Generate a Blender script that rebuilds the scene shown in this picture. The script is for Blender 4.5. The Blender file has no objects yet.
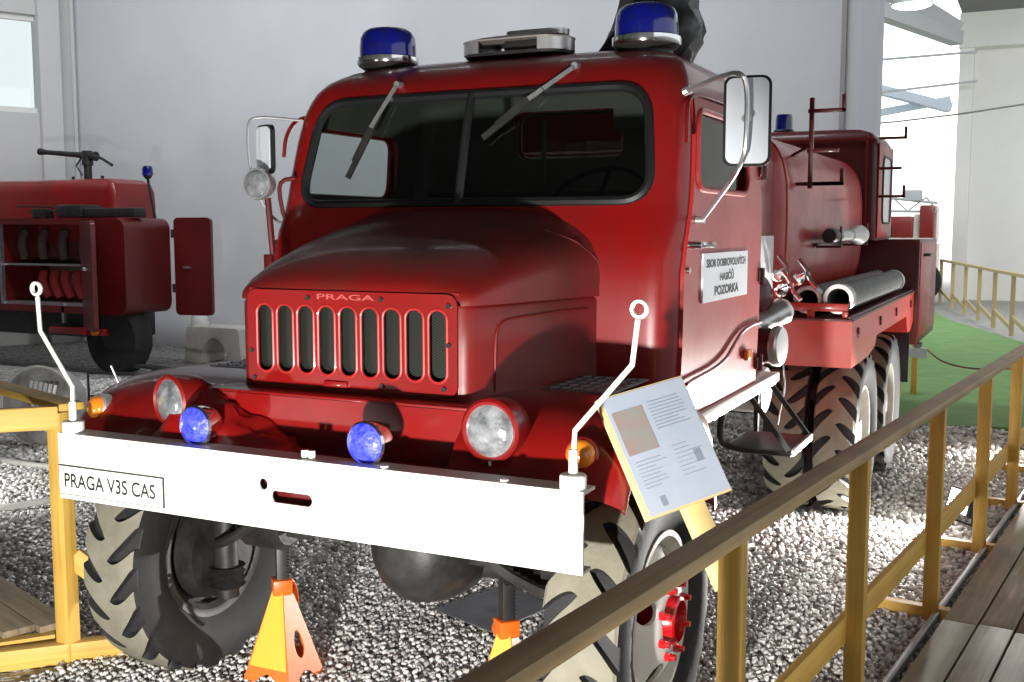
import bpy, bmesh, math, random
import numpy as np
from mathutils import Vector, Matrix, noise as mnoise
random.seed(7)
PI = math.pi
C = bpy.context.scene.collection
V = Vector
ROOTLOC = {}

# ------------------------------------------------------------------ materials
def mat(name, col, rough=.5, metal=0, coat=0, var=None, vscale=6, bump=0, bscale=60, alpha=1, trans=0, emit=None, estr=0, ior=1.45, rvar=0, detail=6):
    m = bpy.data.materials.new(name); m.use_nodes = True
    nt = m.node_tree; N = nt.nodes; L = nt.links; b = N['Principled BSDF']
    def S(k, v): b.inputs[k].default_value = v
    S('Base Color', (*col, 1)); S('Roughness', rough); S('Metallic', metal); S('Coat Weight', coat); S('IOR', ior)
    S('Coat Roughness', .12); S('Transmission Weight', trans); S('Alpha', alpha)
    if emit: S('Emission Color', (*emit, 1)); S('Emission Strength', estr)
    tc = N.new('ShaderNodeTexCoord')
    if var:
        n = N.new('ShaderNodeTexNoise'); n.inputs['Scale'].default_value = vscale; n.inputs['Detail'].default_value = detail; n.inputs['Roughness'].default_value = .65
        L.new(tc.outputs['Object'], n.inputs['Vector'])
        r = N.new('ShaderNodeValToRGB'); r.color_ramp.elements[0].position = .35; r.color_ramp.elements[1].position = .7
        r.color_ramp.elements[0].color = (*col, 1); r.color_ramp.elements[1].color = (*var, 1)
        L.new(n.outputs['Fac'], r.inputs['Fac']); L.new(r.outputs['Color'], b.inputs['Base Color'])
        if rvar:
            mr = N.new('ShaderNodeMapRange'); mr.inputs['From Min'].default_value = .3; mr.inputs['From Max'].default_value = .7
            mr.inputs['To Min'].default_value = rough; mr.inputs['To Max'].default_value = rough + rvar
            L.new(n.outputs['Fac'], mr.inputs['Value']); L.new(mr.outputs['Result'], b.inputs['Roughness'])
    if bump:
        n2 = N.new('ShaderNodeTexNoise'); n2.inputs['Scale'].default_value = bscale; n2.inputs['Detail'].default_value = 4
        L.new(tc.outputs['Object'], n2.inputs['Vector'])
        bp = N.new('ShaderNodeBump'); bp.inputs['Strength'].default_value = bump; bp.inputs['Distance'].default_value = .01
        L.new(n2.outputs['Fac'], bp.inputs['Height']); L.new(bp.outputs['Normal'], b.inputs['Normal'])
    return m

def wood(name, c1, c2, rough=.55, sx=2, sy=60):
    m = bpy.data.materials.new(name); m.use_nodes = True
    nt = m.node_tree; N = nt.nodes; L = nt.links; b = N['Principled BSDF']; b.inputs['Roughness'].default_value = rough
    uv = N.new('ShaderNodeUVMap'); mp = N.new('ShaderNodeMapping'); L.new(uv.outputs['UV'], mp.inputs['Vector'])
    mp.inputs['Scale'].default_value = (sx, sy, 1)
    n = N.new('ShaderNodeTexNoise'); n.inputs['Scale'].default_value = 1; n.inputs['Detail'].default_value = 5; n.inputs['Distortion'].default_value = .6
    L.new(mp.outputs['Vector'], n.inputs['Vector'])
    n3 = N.new('ShaderNodeTexNoise'); n3.inputs['Scale'].default_value = 3.5; n3.inputs['Detail'].default_value = 3
    tc = N.new('ShaderNodeTexCoord'); L.new(tc.outputs['Object'], n3.inputs['Vector'])
    ad = N.new('ShaderNodeMath'); ad.operation = 'MULTIPLY_ADD'; ad.inputs[1].default_value = .55
    ml = N.new('ShaderNodeMath'); ml.operation = 'MULTIPLY'; ml.inputs[1].default_value = .5
    L.new(n3.outputs['Fac'], ml.inputs[0]); L.new(n.outputs['Fac'], ad.inputs[0]); L.new(ml.outputs[0], ad.inputs[2])
    r = N.new('ShaderNodeValToRGB'); r.color_ramp.elements[0].position = .36; r.color_ramp.elements[1].position = .66
    r.color_ramp.elements[0].color = (*c1, 1); r.color_ramp.elements[1].color = (*c2, 1)
    L.new(ad.outputs[0], r.inputs['Fac']); L.new(r.outputs['Color'], b.inputs['Base Color'])
    bp = N.new('ShaderNodeBump'); bp.inputs['Strength'].default_value = .25; bp.inputs['Distance'].default_value = .004
    L.new(n.outputs['Fac'], bp.inputs['Height']); L.new(bp.outputs['Normal'], b.inputs['Normal'])
    return m

RED = mat('red_paint', (.23, .0035, .003), .32, coat=.4, var=(.16, .005, .004), vscale=2.2, bump=.06, bscale=9, rvar=.14)
HOOD = mat('dark_hood_red', (.17, .005, .004), .40, coat=.15, var=(.085, .012, .008), vscale=2.6, bump=.05, bscale=8, rvar=.16)  # hood red set darker and browner, standing in for shade and dark reflections on top
DRED = mat('dark_red_paint', (.11, .005, .005), .42, coat=.25, var=(.075, .005, .005), vscale=3)
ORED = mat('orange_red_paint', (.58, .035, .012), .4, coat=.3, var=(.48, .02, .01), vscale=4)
TANK = mat('light_red_paint', (.42, .03, .025), .34, coat=.3, var=(.33, .012, .012), vscale=2.5, rvar=.15, bump=.05, bscale=7)  # light red; also carries the light on the right door and rear side faces
WHITE = mat('white_paint', (.82, .81, .76), .4, var=(.76, .75, .69), vscale=3)
CREAM = mat('cream_paint', (.66, .63, .56), .45, var=(.5, .47, .4), vscale=7)
SIGNW = mat('sign_white', (.8, .82, .86), .4)
INK = mat('black_ink', (.012, .012, .014), .5)
BLACK = mat('black_paint', (.014, .014, .015), .45, var=(.03, .028, .026), vscale=12)
GREASE = mat('greasy_metal', (.014, .013, .013), .5, metal=.2, var=(.04, .038, .036), vscale=9, bump=.2, bscale=30)
RUB = mat('rubber', (.011, .011, .012), .7, var=(.02, .019, .018), vscale=14, bump=.1, bscale=80)
DUST = mat('dusty_rubber', (.155, .143, .105), .8, var=(.22, .203, .155), vscale=8, bump=.2, bscale=60)
SEAL = mat('rubber_seal', (.012, .012, .013), .35)
CHROME = mat('chrome', (.78, .78, .78), .12, metal=1)
STEEL = mat('dull_steel', (.5, .5, .5), .38, metal=.9, var=(.36, .35, .34), vscale=14)
ALU = mat('light_aluminium', (.62, .62, .62), .35, metal=.75, var=(.5, .5, .5), vscale=20)
SILVER = mat('silver_paint', (.6, .6, .6), .45, metal=.3, var=(.5, .5, .5), vscale=5)
GREYC = mat('grey_fabric_rubber', (.16, .165, .155), .7, var=(.26, .26, .25), vscale=16, bump=.3, bscale=50)
INTER = mat('cab_lining', (.05, .056, .045), .6, var=(.075, .078, .066), vscale=5)
ORANGE = mat('orange_paint', (.78, .16, .012), .4, coat=.2, var=(.66, .1, .008), vscale=9)
YEL = mat('yellow_sticker', (.85, .42, .04), .45)
BLUE = mat('blue_dome', (.003, .005, .20), .12, coat=.6, var=(.006, .01, .08), vscale=16)
BLUEL = mat('blue_lens', (.02, .03, .85), .15, coat=.6, var=(.12, .14, .95), vscale=45, bump=.5, bscale=120)
AMBER = mat('amber_lens', (.75, .22, .015), .2, coat=.5)
REDL = mat('red_gloss', (.42, .004, .008), .2, coat=.6)
LENS = mat('clear_lens', (.16, .17, .18), .12, coat=.8, metal=.45, var=(.55, .56, .58), vscale=22, bump=.4, bscale=34)
MIRR = mat('mirror_back', (.78, .82, .87), .3, metal=0, coat=.4)
BLKCLOTH = mat('black_leather', (.02, .021, .023), .42, var=(.045, .046, .05), vscale=9, bump=.5, bscale=14)
WALL = mat('wall_plaster', (.60, .61, .63), .9, var=(.65, .66, .67), vscale=.8, bump=.06, bscale=20)
WALLB = mat('wall_plaster_light', (.62, .62, .62), .9, var=(.66, .66, .65), vscale=1.2)
BRIGHT = mat('white_wall', (.84, .84, .80), .9, var=(.80, .80, .76), vscale=1)
CEIL = mat('ceiling_panel', (.22, .22, .22), .9, var=(.26, .26, .26), vscale=1)
BEAM = mat('painted_beam', (.5, .52, .54), .6)
BLUEB = mat('blue_grey_beam', (.62, .72, .82), .6)
CONC = mat('concrete', (.30, .30, .28), .9, var=(.40, .40, .37), vscale=8, bump=.3, bscale=40)
YW = wood('new_pine', (.52, .30, .05), (.70, .44, .095))
RW = wood('weathered_rail', (.30, .20, .095), (.46, .33, .175), sx=2, sy=45)
DW = wood('deck_wood', (.15, .11, .065), (.31, .24, .155), .6, 2, 40)
FARY = mat('far_pine', (.50, .38, .20), .6)
PAPER = mat('laminated_paper', (.42, .47, .56), .22, coat=.5, var=(.48, .52, .60), vscale=6)
PHOTO = mat('printed_photo', (.30, .30, .27), .25, coat=.5, var=(.40, .22, .2), vscale=14)
PRINT = mat('printed_text', (.25, .28, .34), .4)
SHEET = mat('grey_sheet_metal', (.12, .125, .14), .5, metal=.3, var=(.19, .195, .21), vscale=8)
CLEARP = mat('plastic_film', (.42, .42, .40), .2, coat=.5, var=(.16, .16, .15), vscale=7)
STRIP = mat('pale_kerb', (.5, .5, .47), .6, var=(.38, .38, .35), vscale=9)
LAMPON = mat('lit_lamp', (1, 1, 1), .3, emit=(1, .98, .92), estr=60)
LAMPC = mat('ceiling_lamp_lit', (1, 1, 1), .3, emit=(1, 1, 1), estr=8)

def glass(name, tint, rough=.02, alpha=.35):
    m = bpy.data.materials.new(name); m.use_nodes = True
    nt = m.node_tree; N = nt.nodes; L = nt.links; N.clear()
    o = N.new('ShaderNodeOutputMaterial'); t = N.new('ShaderNodeBsdfTransparent'); g = N.new('ShaderNodeBsdfGlossy'); mx = N.new('ShaderNodeMixShader')
    t.inputs['Color'].default_value = (*tint, 1); g.inputs['Roughness'].default_value = rough
    fr = N.new('ShaderNodeLayerWeight'); fr.inputs['Blend'].default_value = .5
    pw = N.new('ShaderNodeMath'); pw.operation = 'POWER'; pw.inputs[1].default_value = 5; L.new(fr.outputs['Facing'], pw.inputs[0])
    ma = N.new('ShaderNodeMath'); ma.operation = 'MULTIPLY_ADD'; ma.inputs[1].default_value = .9; ma.inputs[2].default_value = .05; L.new(pw.outputs[0], ma.inputs[0])
    L.new(ma.outputs[0], mx.inputs['Fac']); L.new(t.outputs[0], mx.inputs[1]); L.new(g.outputs[0], mx.inputs[2]); L.new(mx.outputs[0], o.inputs['Surface'])
    return m
GLASS = glass('window_glass', (.72, .76, .74))
PANE = glass('clear_glass', (.93, .96, .96))

def grille_mesh_mat():
    m = bpy.data.materials.new('expanded_metal'); m.use_nodes = True
    nt = m.node_tree; N = nt.nodes; L = nt.links; b = N['Principled BSDF']
    tc = N.new('ShaderNodeTexCoord'); mp = N.new('ShaderNodeMapping'); mp.inputs['Scale'].default_value = (70, 1, 110); L.new(tc.outputs['Object'], mp.inputs['Vector'])
    sx = N.new('ShaderNodeSeparateXYZ'); L.new(mp.outputs['Vector'], sx.inputs[0])
    def M(op, a, bb=None):
        q = N.new('ShaderNodeMath'); q.operation = op
        for i, v in enumerate((a, bb)):
            if v is None: continue
            if isinstance(v, (int, float)): q.inputs[i].default_value = v
            else: L.new(v, q.inputs[i])
        return q.outputs[0]
    s = M('SINE', M('MULTIPLY', M('ADD', sx.outputs[0], sx.outputs[2]), 3.14)); t = M('SINE', M('MULTIPLY', M('SUBTRACT', sx.outputs[0], sx.outputs[2]), 3.14))
    k = M('MINIMUM', M('ABSOLUTE', s), M('ABSOLUTE', t)); k = M('LESS_THAN', k, .28)
    mx = N.new('ShaderNodeMix'); mx.data_type = 'RGBA'; L.new(k, mx.inputs['Factor'])
    mx.inputs[6].default_value = (.002, .003, .002, 1); mx.inputs[7].default_value = (.04, .045, .035, 1)
    L.new(mx.outputs[2], b.inputs['Base Color']); b.inputs['Roughness'].default_value = .5; b.inputs['Metallic'].default_value = .3
    return m
GMESH = grille_mesh_mat()

def stone_mat(name, stops, island=True):
    m = bpy.data.materials.new(name); m.use_nodes = True
    nt = m.node_tree; N = nt.nodes; L = nt.links; b = N['Principled BSDF']; b.inputs['Roughness'].default_value = .75
    r = N.new('ShaderNodeValToRGB')
    while len(r.color_ramp.elements) < len(stops): r.color_ramp.elements.new(.5)
    for e, (p, c) in zip(r.color_ramp.elements, stops): e.position = p; e.color = (*c, 1)
    if island:
        g = N.new('ShaderNodeNewGeometry'); L.new(g.outputs['Random Per Island'], r.inputs['Fac'])
    else:
        tc = N.new('ShaderNodeTexCoord'); v = N.new('ShaderNodeTexVoronoi'); v.inputs['Scale'].default_value = 32
        L.new(tc.outputs['Object'], v.inputs['Vector']); sp = N.new('ShaderNodeSeparateXYZ'); L.new(v.outputs['Color'], sp.inputs[0]); L.new(sp.outputs[0], r.inputs['Fac'])
        bp = N.new('ShaderNodeBump'); bp.inputs['Strength'].default_value = 1; bp.inputs['Distance'].default_value = .02; bp.invert = True
        L.new(v.outputs['Distance'], bp.inputs['Height']); L.new(bp.outputs['Normal'], b.inputs['Normal'])
    L.new(r.outputs['Color'], b.inputs['Base Color'])
    return m
STOPS = [(0, (.28, .27, .26)), (.25, (.50, .485, .46)), (.6, (.68, .665, .64)), (1, (.85, .84, .81))]
STONE = stone_mat('pebbles', STOPS)
STONEG = stone_mat('gravel_bed', [(0, (.16, .155, .15)), (.4, (.32, .31, .295)), (1, (.58, .57, .54))], False)

def grass_mat():
    m = mat('lawn_green', (.16, .30, .10), .9, var=(.22, .38, .14), vscale=3, bump=.6, bscale=90)
    return m
GRASS = grass_mat()

# ------------------------------------------------------------------ mesh helpers
def NB(): return bmesh.new()
def frame(z):
    z = V(z).normalized(); a = V((0, 0, 1)) if abs(z.z) < .9 else V((1, 0, 0)); x = a.cross(z).normalized(); return x, z.cross(x), z
def box(bm, c, s, M=None, bev=0, mi=0):
    r = bmesh.ops.create_cube(bm, size=1); vs = r['verts']
    for v in vs: v.co = V((v.co.x * s[0], v.co.y * s[1], v.co.z * s[2]))
    fs = list({f for v in vs for f in v.link_faces})
    if bev:
        es = list({e for v in vs for e in v.link_edges})
        q = bmesh.ops.bevel(bm, geom=es, offset=bev, segments=2, profile=.5, affect='EDGES'); vs = list({v for f in q['faces'] for v in f.verts} | {v for v in vs if v.is_valid})
        fs = list({f for v in vs for f in v.link_faces})
    T = Matrix.Translation(V(c)) @ (M.to_4x4() if M else Matrix())
    for v in vs: v.co = T @ v.co
    for f in fs: f.material_index = mi
    return vs
def box2(bm, a, b, bev=0, mi=0):
    a = V(a); b = V(b); return box(bm, (a + b) / 2, [abs(x) for x in (b - a)], None, bev, mi)
def bar(bm, p, q, w, h, up=(0, 0, 1), bev=0, mi=0):
    p = V(p); q = V(q); y = (q - p).normalized(); x = y.cross(V(up)).normalized(); z = x.cross(y)
    return box(bm, (p + q) / 2, (w, (q - p).length, h), Matrix((x, y, z)).transposed(), bev, mi)
def ring(bm, c, x, y, rx, ry, n): return [bm.verts.new(c + x * (math.cos(2 * PI * i / n) * rx) + y * (math.sin(2 * PI * i / n) * ry)) for i in range(n)]
def skin(bm, rings, closed=True, mi=0):
    fs = []
    for a, b in zip(rings, rings[1:]):
        n = len(a)
        for i in range(n if closed else n - 1):
            j = (i + 1) % n
            try: f = bm.faces.new((a[i], a[j], b[j], b[i])); f.material_index = mi; fs.append(f)
            except ValueError: pass
    return fs
def cap(bm, r, mi=0):
    try: f = bm.faces.new(r); f.material_index = mi
    except ValueError: pass
def cyl(bm, p, q, r, r2=None, n=20, mi=0):
    p = V(p); q = V(q); x, y, z = frame(q - p); r2 = r if r2 is None else r2
    a = ring(bm, p, x, y, r, r, n); b = ring(bm, q, x, y, r2, r2, n); skin(bm, [a, b], mi=mi); cap(bm, a[::-1], mi); cap(bm, b, mi)
def lathe(bm, o, axis, prof, n=32, mi=0, sy=1, closed=False):
    o = V(o); x, y, z = frame(axis); rs = []
    for r, h in prof:
        rs.append(ring(bm, o + z * h, x, y, max(r, 1e-4), max(r, 1e-4) * sy, n))
    if closed: rs.append(rs[0])
    skin(bm, rs, mi=mi)
    if not closed: cap(bm, rs[0][::-1], mi); cap(bm, rs[-1], mi)
def tube(bm, pts, r, n=10, closed=False, mi=0, sm=0):
    pts = [V(p) for p in pts]
    for _ in range(sm):
        q = [pts[0]] if not closed else []
        m = len(pts)
        for i in range(m if closed else m - 1):
            a, b = pts[i], pts[(i + 1) % m]; q += [a * .75 + b * .25, a * .25 + b * .75]
        if not closed: q.append(pts[-1])
        pts = q
    m = len(pts); rs = []; px = None
    for i, p in enumerate(pts):
        t = (pts[(i + 1) % m] - pts[i - 1]) if closed else (pts[min(i + 1, m - 1)] - pts[max(i - 1, 0)])
        t.normalize()
        if px is None: px, py, _ = frame(t)
        else:
            px = (px - t * px.dot(t)).normalized(); py = t.cross(px)
        rr = r[i] if isinstance(r, (list, tuple)) and len(r) == m else (r if not isinstance(r, (list, tuple)) else r[0])
        rs.append(ring(bm, p, px, py, rr, rr, n))
    if closed: rs.append(rs[0])
    skin(bm, rs, mi=mi)
    if not closed: cap(bm, rs[0][::-1], mi); cap(bm, rs[-1], mi)
def prism(bm, poly, o, u, v, d, mi=0):
    o = V(o); u = V(u); v = V(v); d = V(d)
    a = [bm.verts.new(o + u * p[0] + v * p[1]) for p in poly]; b = [bm.verts.new(w.co + d) for w in a]
    skin(bm, [a, b], mi=mi); cap(bm, a[::-1], mi); cap(bm, b, mi)
def rrect(x0, x1, z0, z1, r, n=6):
    out = []
    for cx, cz, a0 in ((x1 - r, z0 + r, -PI / 2), (x1 - r, z1 - r, 0), (x0 + r, z1 - r, PI / 2), (x0 + r, z0 + r, PI)):
        for i in range(n + 1): a = a0 + PI / 2 * i / n; out.append((cx + r * math.cos(a), cz + r * math.sin(a)))
    return out
def text(bm, s, o, u, v, width, height, mi=0, bold=0):
    cu = bpy.data.curves.new('t', 'FONT'); cu.body = s; cu.extrude = 0; cu.offset = bold; cu.align_x = 'LEFT'
    ob = bpy.data.objects.new('t', cu); C.objects.link(ob)
    dg = bpy.context.evaluated_depsgraph_get(); me = bpy.data.meshes.new_from_object(ob.evaluated_get(dg))
    xs = [w.co.x for w in me.vertices]; ys = [w.co.y for w in me.vertices]
    x0, x1, y0, y1 = min(xs), max(xs), min(ys), max(ys); o = V(o); u = V(u); v = V(v)
    n = len(bm.verts); nf = len(bm.faces); bm.from_mesh(me); bm.verts.ensure_lookup_table(); bm.faces.ensure_lookup_table()
    for w in bm.verts[n:]:
        w.co = o + u * ((w.co.x - x0) / (x1 - x0) * width) + v * ((w.co.y - y0) / (y1 - y0) * height)
    for f in bm.faces[nf:]: f.material_index = mi
    bpy.data.objects.remove(ob); bpy.data.curves.remove(cu); bpy.data.meshes.remove(me)

def tag(o, label=None, cat=None, group=None, kind=None):
    for k, v in (('label', label), ('category', cat), ('group', group), ('kind', kind)):
        if v: o[k] = v
    return o
def obj(name, bm, m, parent=None, smooth=True, ang=35, fix=True, label=None):
    ms = m if isinstance(m, (list, tuple)) else [m]
    if fix: bmesh.ops.recalc_face_normals(bm, faces=bm.faces)
    off = ROOTLOC.get(parent.name) if parent else None
    if off is not None:
        for v in bm.verts: v.co -= off
    # box-ish uv along the longest direction of each face group for the wood grain
    if any(k.name in ('new_pine', 'weathered_rail', 'deck_wood') for k in ms): grain_uv(bm)
    me = bpy.data.meshes.new(name); bm.to_mesh(me); bm.free()
    for k in ms: me.materials.append(k)
    if smooth:
        for p in me.polygons: p.use_smooth = True
        me.set_sharp_from_angle(angle=math.radians(ang))
    o = bpy.data.objects.new(name, me); C.objects.link(o)
    if parent: o.parent = parent; ROOTLOC[o.name] = off
    if label: o['label'] = label
    return o
def grain_uv(bm):
    uv = bm.loops.layers.uv.verify(); seen = set(); bm.faces.ensure_lookup_table()
    for f in bm.faces:
        if f in seen: continue
        st = [f]; isl = []
        seen.add(f)
        while st:
            g = st.pop(); isl.append(g)
            for e in g.edges:
                for h in e.link_faces:
                    if h not in seen: seen.add(h); st.append(h)
        best = max((e for g in isl for e in g.edges), key=lambda e: e.calc_length()); d = (best.verts[1].co - best.verts[0].co).normalized()
        off = random.random() * 50
        for g in isl:
            s = g.normal.cross(d)
            if s.length < .1: s = frame(d)[0]
            s.normalize()
            for l in g.loops: l[uv].uv = (l.vert.co.dot(d) + off, l.vert.co.dot(s) + off)
def thing(name, label, cat, loc=(0, 0, 0), rz=0, group=None):
    o = bpy.data.objects.new(name, None); C.objects.link(o); o.empty_display_size = .1; o.location = loc; o.rotation_euler.z = rz
    tag(o, label, cat, group); ROOTLOC[o.name] = V(loc) if rz == 0 else V((0, 0, 0)); return o
def obj_each(name, bm, m, parent=None, **k):
    me = bpy.data.meshes.new('x'); bmesh.ops.recalc_face_normals(bm, faces=bm.faces); bm.to_mesh(me); bm.free()
    src = NB(); src.from_mesh(me); bpy.data.meshes.remove(me); src.verts.ensure_lookup_table(); seen = set()
    for v in src.verts:
        if v.index in seen: continue
        st = [v]; isl = []; seen.add(v.index)
        while st:
            q = st.pop(); isl.append(q)
            for e in q.link_edges:
                o = e.other_vert(q)
                if o.index not in seen: seen.add(o.index); st.append(o)
        nb = NB(); mp = {q: nb.verts.new(q.co) for q in isl}
        for f in {f for q in isl for f in q.link_faces}: nb.faces.new([mp[q] for q in f.verts])
        obj(name, nb, m, parent, **k)
    src.free()
def copy_tree(o, parent=None):
    c = o.copy(); C.objects.link(c); c.parent = parent
    for ch in list(o.children): copy_tree(ch, c)
    return c
def boolean(bm, cutter, op='DIFFERENCE'):
    ms = []
    for b in (bm, cutter):
        bmesh.ops.recalc_face_normals(b, faces=b.faces); me = bpy.data.meshes.new('x'); b.to_mesh(me); b.free(); o = bpy.data.objects.new('x', me); C.objects.link(o); ms.append(o)
    for o in ms: o.data.materials.append(RED); o.data.materials.append(INTER)
    md = ms[0].modifiers.new('b', 'BOOLEAN'); md.object = ms[1]; md.operation = op; md.solver = 'EXACT'
    dg = bpy.context.evaluated_depsgraph_get(); dg.update(); me = bpy.data.meshes.new_from_object(ms[0].evaluated_get(dg))
    r = NB(); r.from_mesh(me)
    for o in ms: q = o.data; bpy.data.objects.remove(o); bpy.data.meshes.remove(q)
    bpy.data.meshes.remove(me); return r
def solidify(bm, t):
    me = bpy.data.meshes.new('x'); bm.to_mesh(me); bm.free(); o = bpy.data.objects.new('x', me); C.objects.link(o)
    md = o.modifiers.new('s', 'SOLIDIFY'); md.thickness = t; md.offset = 0
    dg = bpy.context.evaluated_depsgraph_get(); dg.update(); m2 = bpy.data.meshes.new_from_object(o.evaluated_get(dg)); r = NB(); r.from_mesh(m2)
    bpy.data.objects.remove(o); bpy.data.meshes.remove(me); bpy.data.meshes.remove(m2); return r
def lerp(tab, x):
    if x <= tab[0][0]: return tab[0][1]
    for (a, p), (b, q) in zip(tab, tab[1:]):
        if x <= b:
            t = (x - a) / (b - a); return p + (q - p) * t
    return tab[-1][1]

# ------------------------------------------------------------------ camera
cam = bpy.data.cameras.new('camera'); co = bpy.data.objects.new('camera', cam); C.objects.link(co)
co.location = (1.9868, -2.5467, 1.7026); co.rotation_euler = (PI / 2 - .1026, 0, .4545); cam.sensor_width = 36; cam.lens = 36 * 1085.8 / 1024
cam.clip_start = .05; cam.clip_end = 300
bpy.context.scene.camera = co
CP = V(co.location)

# ------------------------------------------------------------------ the truck
TR = thing('fire_truck', 'red six-wheeled old fire truck with wide white bumper, standing on gravel behind the wooden rail', 'fire truck', (0, 2.5, 0))

# cab shell ----------------------------------------------------------
Wt = [(1.02, .855), (1.3, .865), (1.7, .868), (1.9, .862), (2.05, .852), (2.15, .838), (2.25, .812), (2.31, .775), (2.355, .71), (2.385, .60), (2.405, .42), (2.415, .2)]
Ft = [(1.02, .96), (1.55, .96), (1.68, 1.0), (1.78, 1.055), (1.9, 1.085), (2.1, 1.135), (2.2, 1.165), (2.27, 1.205), (2.32, 1.26), (2.36, 1.34), (2.39, 1.46), (2.41, 1.65)]
Rt = [(1.02, 2.22), (2.15, 2.22), (2.28, 2.19), (2.36, 2.13), (2.39, 2.05), (2.415, 1.9)]
def fronty(x, z, o=0):
    w = lerp(Wt, z) - o; f = lerp(Ft, z) + o; rc = .085; ax = min(abs(x), w)
    t = min(1, max(0, (ax - (w - rc)) / rc)); return f + .03 * (ax / w) ** 2 + rc * (1 - math.sqrt(max(0, 1 - t * t)))
def cab_ring(z, o=0):
    w = lerp(Wt, z) - o; R = lerp(Rt, z) - o; pts = []
    for i in range(41):
        s = -1 + 2 * i / 40; x = w * math.sin(s * PI / 2) ; pts.append((x, fronty(x, z, o), z))
    yc = pts[-1][1]
    for i in range(1, 9): pts.append((w, yc + (R - .1 - yc) * i / 8, z))
    for i in range(1, 5): a = PI / 2 * i / 4; pts.append((w - .1 + .1 * math.cos(a), R - .1 + .1 * math.sin(a), z))
    for i in range(1, 8): pts.append(((w - .1) * (1 - 2 * i / 8), R, z))
    for i in range(0, 4): a = PI / 2 + PI / 2 * i / 4; pts.append((-w + .1 + .1 * math.cos(a), R - .1 + .1 * math.sin(a), z))
    for i in range(0, 8): pts.append((-w, R - .1 + (yc - R + .1) * i / 8, z))
    return pts
LV = [1.02, 1.1, 1.2, 1.3, 1.4, 1.5, 1.6, 1.7, 1.76, 1.82, 1.9, 1.98, 2.05, 2.1, 2.15, 2.19, 2.23, 2.265, 2.29, 2.31, 2.333, 2.355, 2.372, 2.385, 2.397, 2.405, 2.411, 2.415]
def cab_solid(o=0, zlo=None):
    bm = NB(); rs = []
    for z in LV:
        if z > 2.41 and o: continue
        zz = z - (o if z > 2.2 else 0) * min(1, (z - 2.2) / .1) if z > 2.2 else z
        rs.append([bm.verts.new((p[0], p[1], zz + (o * 0))) for p in cab_ring(z, o)])
    skin(bm, rs); cap(bm, rs[0][::-1]); cap(bm, rs[-1]); return bm
def shell(o=.035):
    bm = NB(); A = []; B_ = []
    for z in LV:
        A.append([bm.verts.new(p) for p in cab_ring(z)])
        zi = 1.06 if z < 1.05 else z - o * min(1, max(0, (z - 2.15) / .1))
        if z < 2.41: B_.append([bm.verts.new((p[0], p[1], zi)) for p in cab_ring(z, o)])
    skin(bm, A); cap(bm, A[-1]); skin(bm, B_, mi=1); cap(bm, B_[-1], 1); skin(bm, [A[0], B_[0]], mi=1)
    return bm
cabbm = shell()
WSH = [(-.752, 1.80), (.752, 1.80), (.70, 2.212), (-.70, 2.212)]
def round_poly(P, r, n=6):
    out = []; m = len(P)
    for i in range(m):
        p = V(P[i] + (0,)); a = (V(P[i - 1] + (0,)) - p).normalized(); b = (V(P[(i + 1) % m] + (0,)) - p).normalized()
        for k in range(n + 1):
            t = k / n; q = (p + a * r) * (1 - t) ** 2 + p * 2 * t * (1 - t) + (p + b * r) * t * t; out.append((q.x, q.y))
    return out
WS = round_poly(WSH, .12, 8)
cut = NB(); prism(cut, WS, (0, .7, 0), (1, 0, 0), (0, 0, 1), (0, .85, 0))
cabbm = boolean(cabbm, cut)
SW = round_poly([(1.205, 1.845), (1.95, 1.845), (1.95, 2.13), (1.275, 2.13)], .085, 6)
cut = NB(); prism(cut, SW, (-1.2, 0, 0), (0, 1, 0), (0, 0, 1), (2.4, 0, 0)); cabbm = boolean(cabbm, cut)
RWN = round_poly([(-.30, 2.03), (.24, 2.03), (.24, 2.25), (-.30, 2.25)], .06, 5)
cut = NB(); prism(cut, RWN, (0, 2.0, 0), (1, 0, 0), (0, 0, 1), (0, .5, 0)); cabbm = boolean(cabbm, cut)
cab = obj('cab', cabbm, [RED, INTER], TR, ang=40)
# glass and seals
bm = NB(); path = [(x, fronty(x, z) - .004, z) for x, z in WS]
def dens(P, m=3):
    out = []
    for i in range(len(P)):
        a = V(P[i]); b = V(P[(i + 1) % len(P)])
        k = max(1, int((b - a).length / .05))
        for j in range(k): out.append(tuple(a.lerp(b, j / k)))
    return out
ws3 = dens([(x, 0, z) for x, z in WS]); ws3 = [(x, fronty(x, z) + .004, z) for x, _, z in ws3]
tube(bm, ws3, .019, 8, closed=True)
tube(bm, [(0, fronty(0, z) - .002, z) for z in (1.80, 1.9, 2.0, 2.1, 2.21)], .017, 8)
obj('windshield_seal', bm, SEAL, cab)
for s in (-1, 1):
    bm = NB(); G = []
    for i in range(17):
        z = 1.805 + (2.207 - 1.805) * i / 16; hw = .752 - (z - 1.8) / .412 * .052
        e = 0
        if z < 1.87: e = .06 * (1 - math.sqrt(max(0, 1 - ((1.87 - z) / .07) ** 2)))
        if z > 2.14: e = .06 * (1 - math.sqrt(max(0, 1 - ((z - 2.14) / .07) ** 2)))
        G.append([bm.verts.new((s * (.01 + (hw - e - .012) * j / 14), fronty((hw - e) * j / 14, z) + .008, z)) for j in range(15)])
    skin(bm, G, closed=False); obj('windshield_pane', bm, GLASS, cab)
bm = NB(); P = dens([(x, 2.225, z) for x, z in RWN]); tube(bm, P, .012, 8, closed=True); obj('rear_window_seal', bm, SEAL, cab)
bm = NB(); prism(bm, RWN, (0, 2.205, 0), (1, 0, 0), (0, 0, 1), (0, .004, 0)); obj('rear_window_pane', bm, GLASS, cab)
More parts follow.
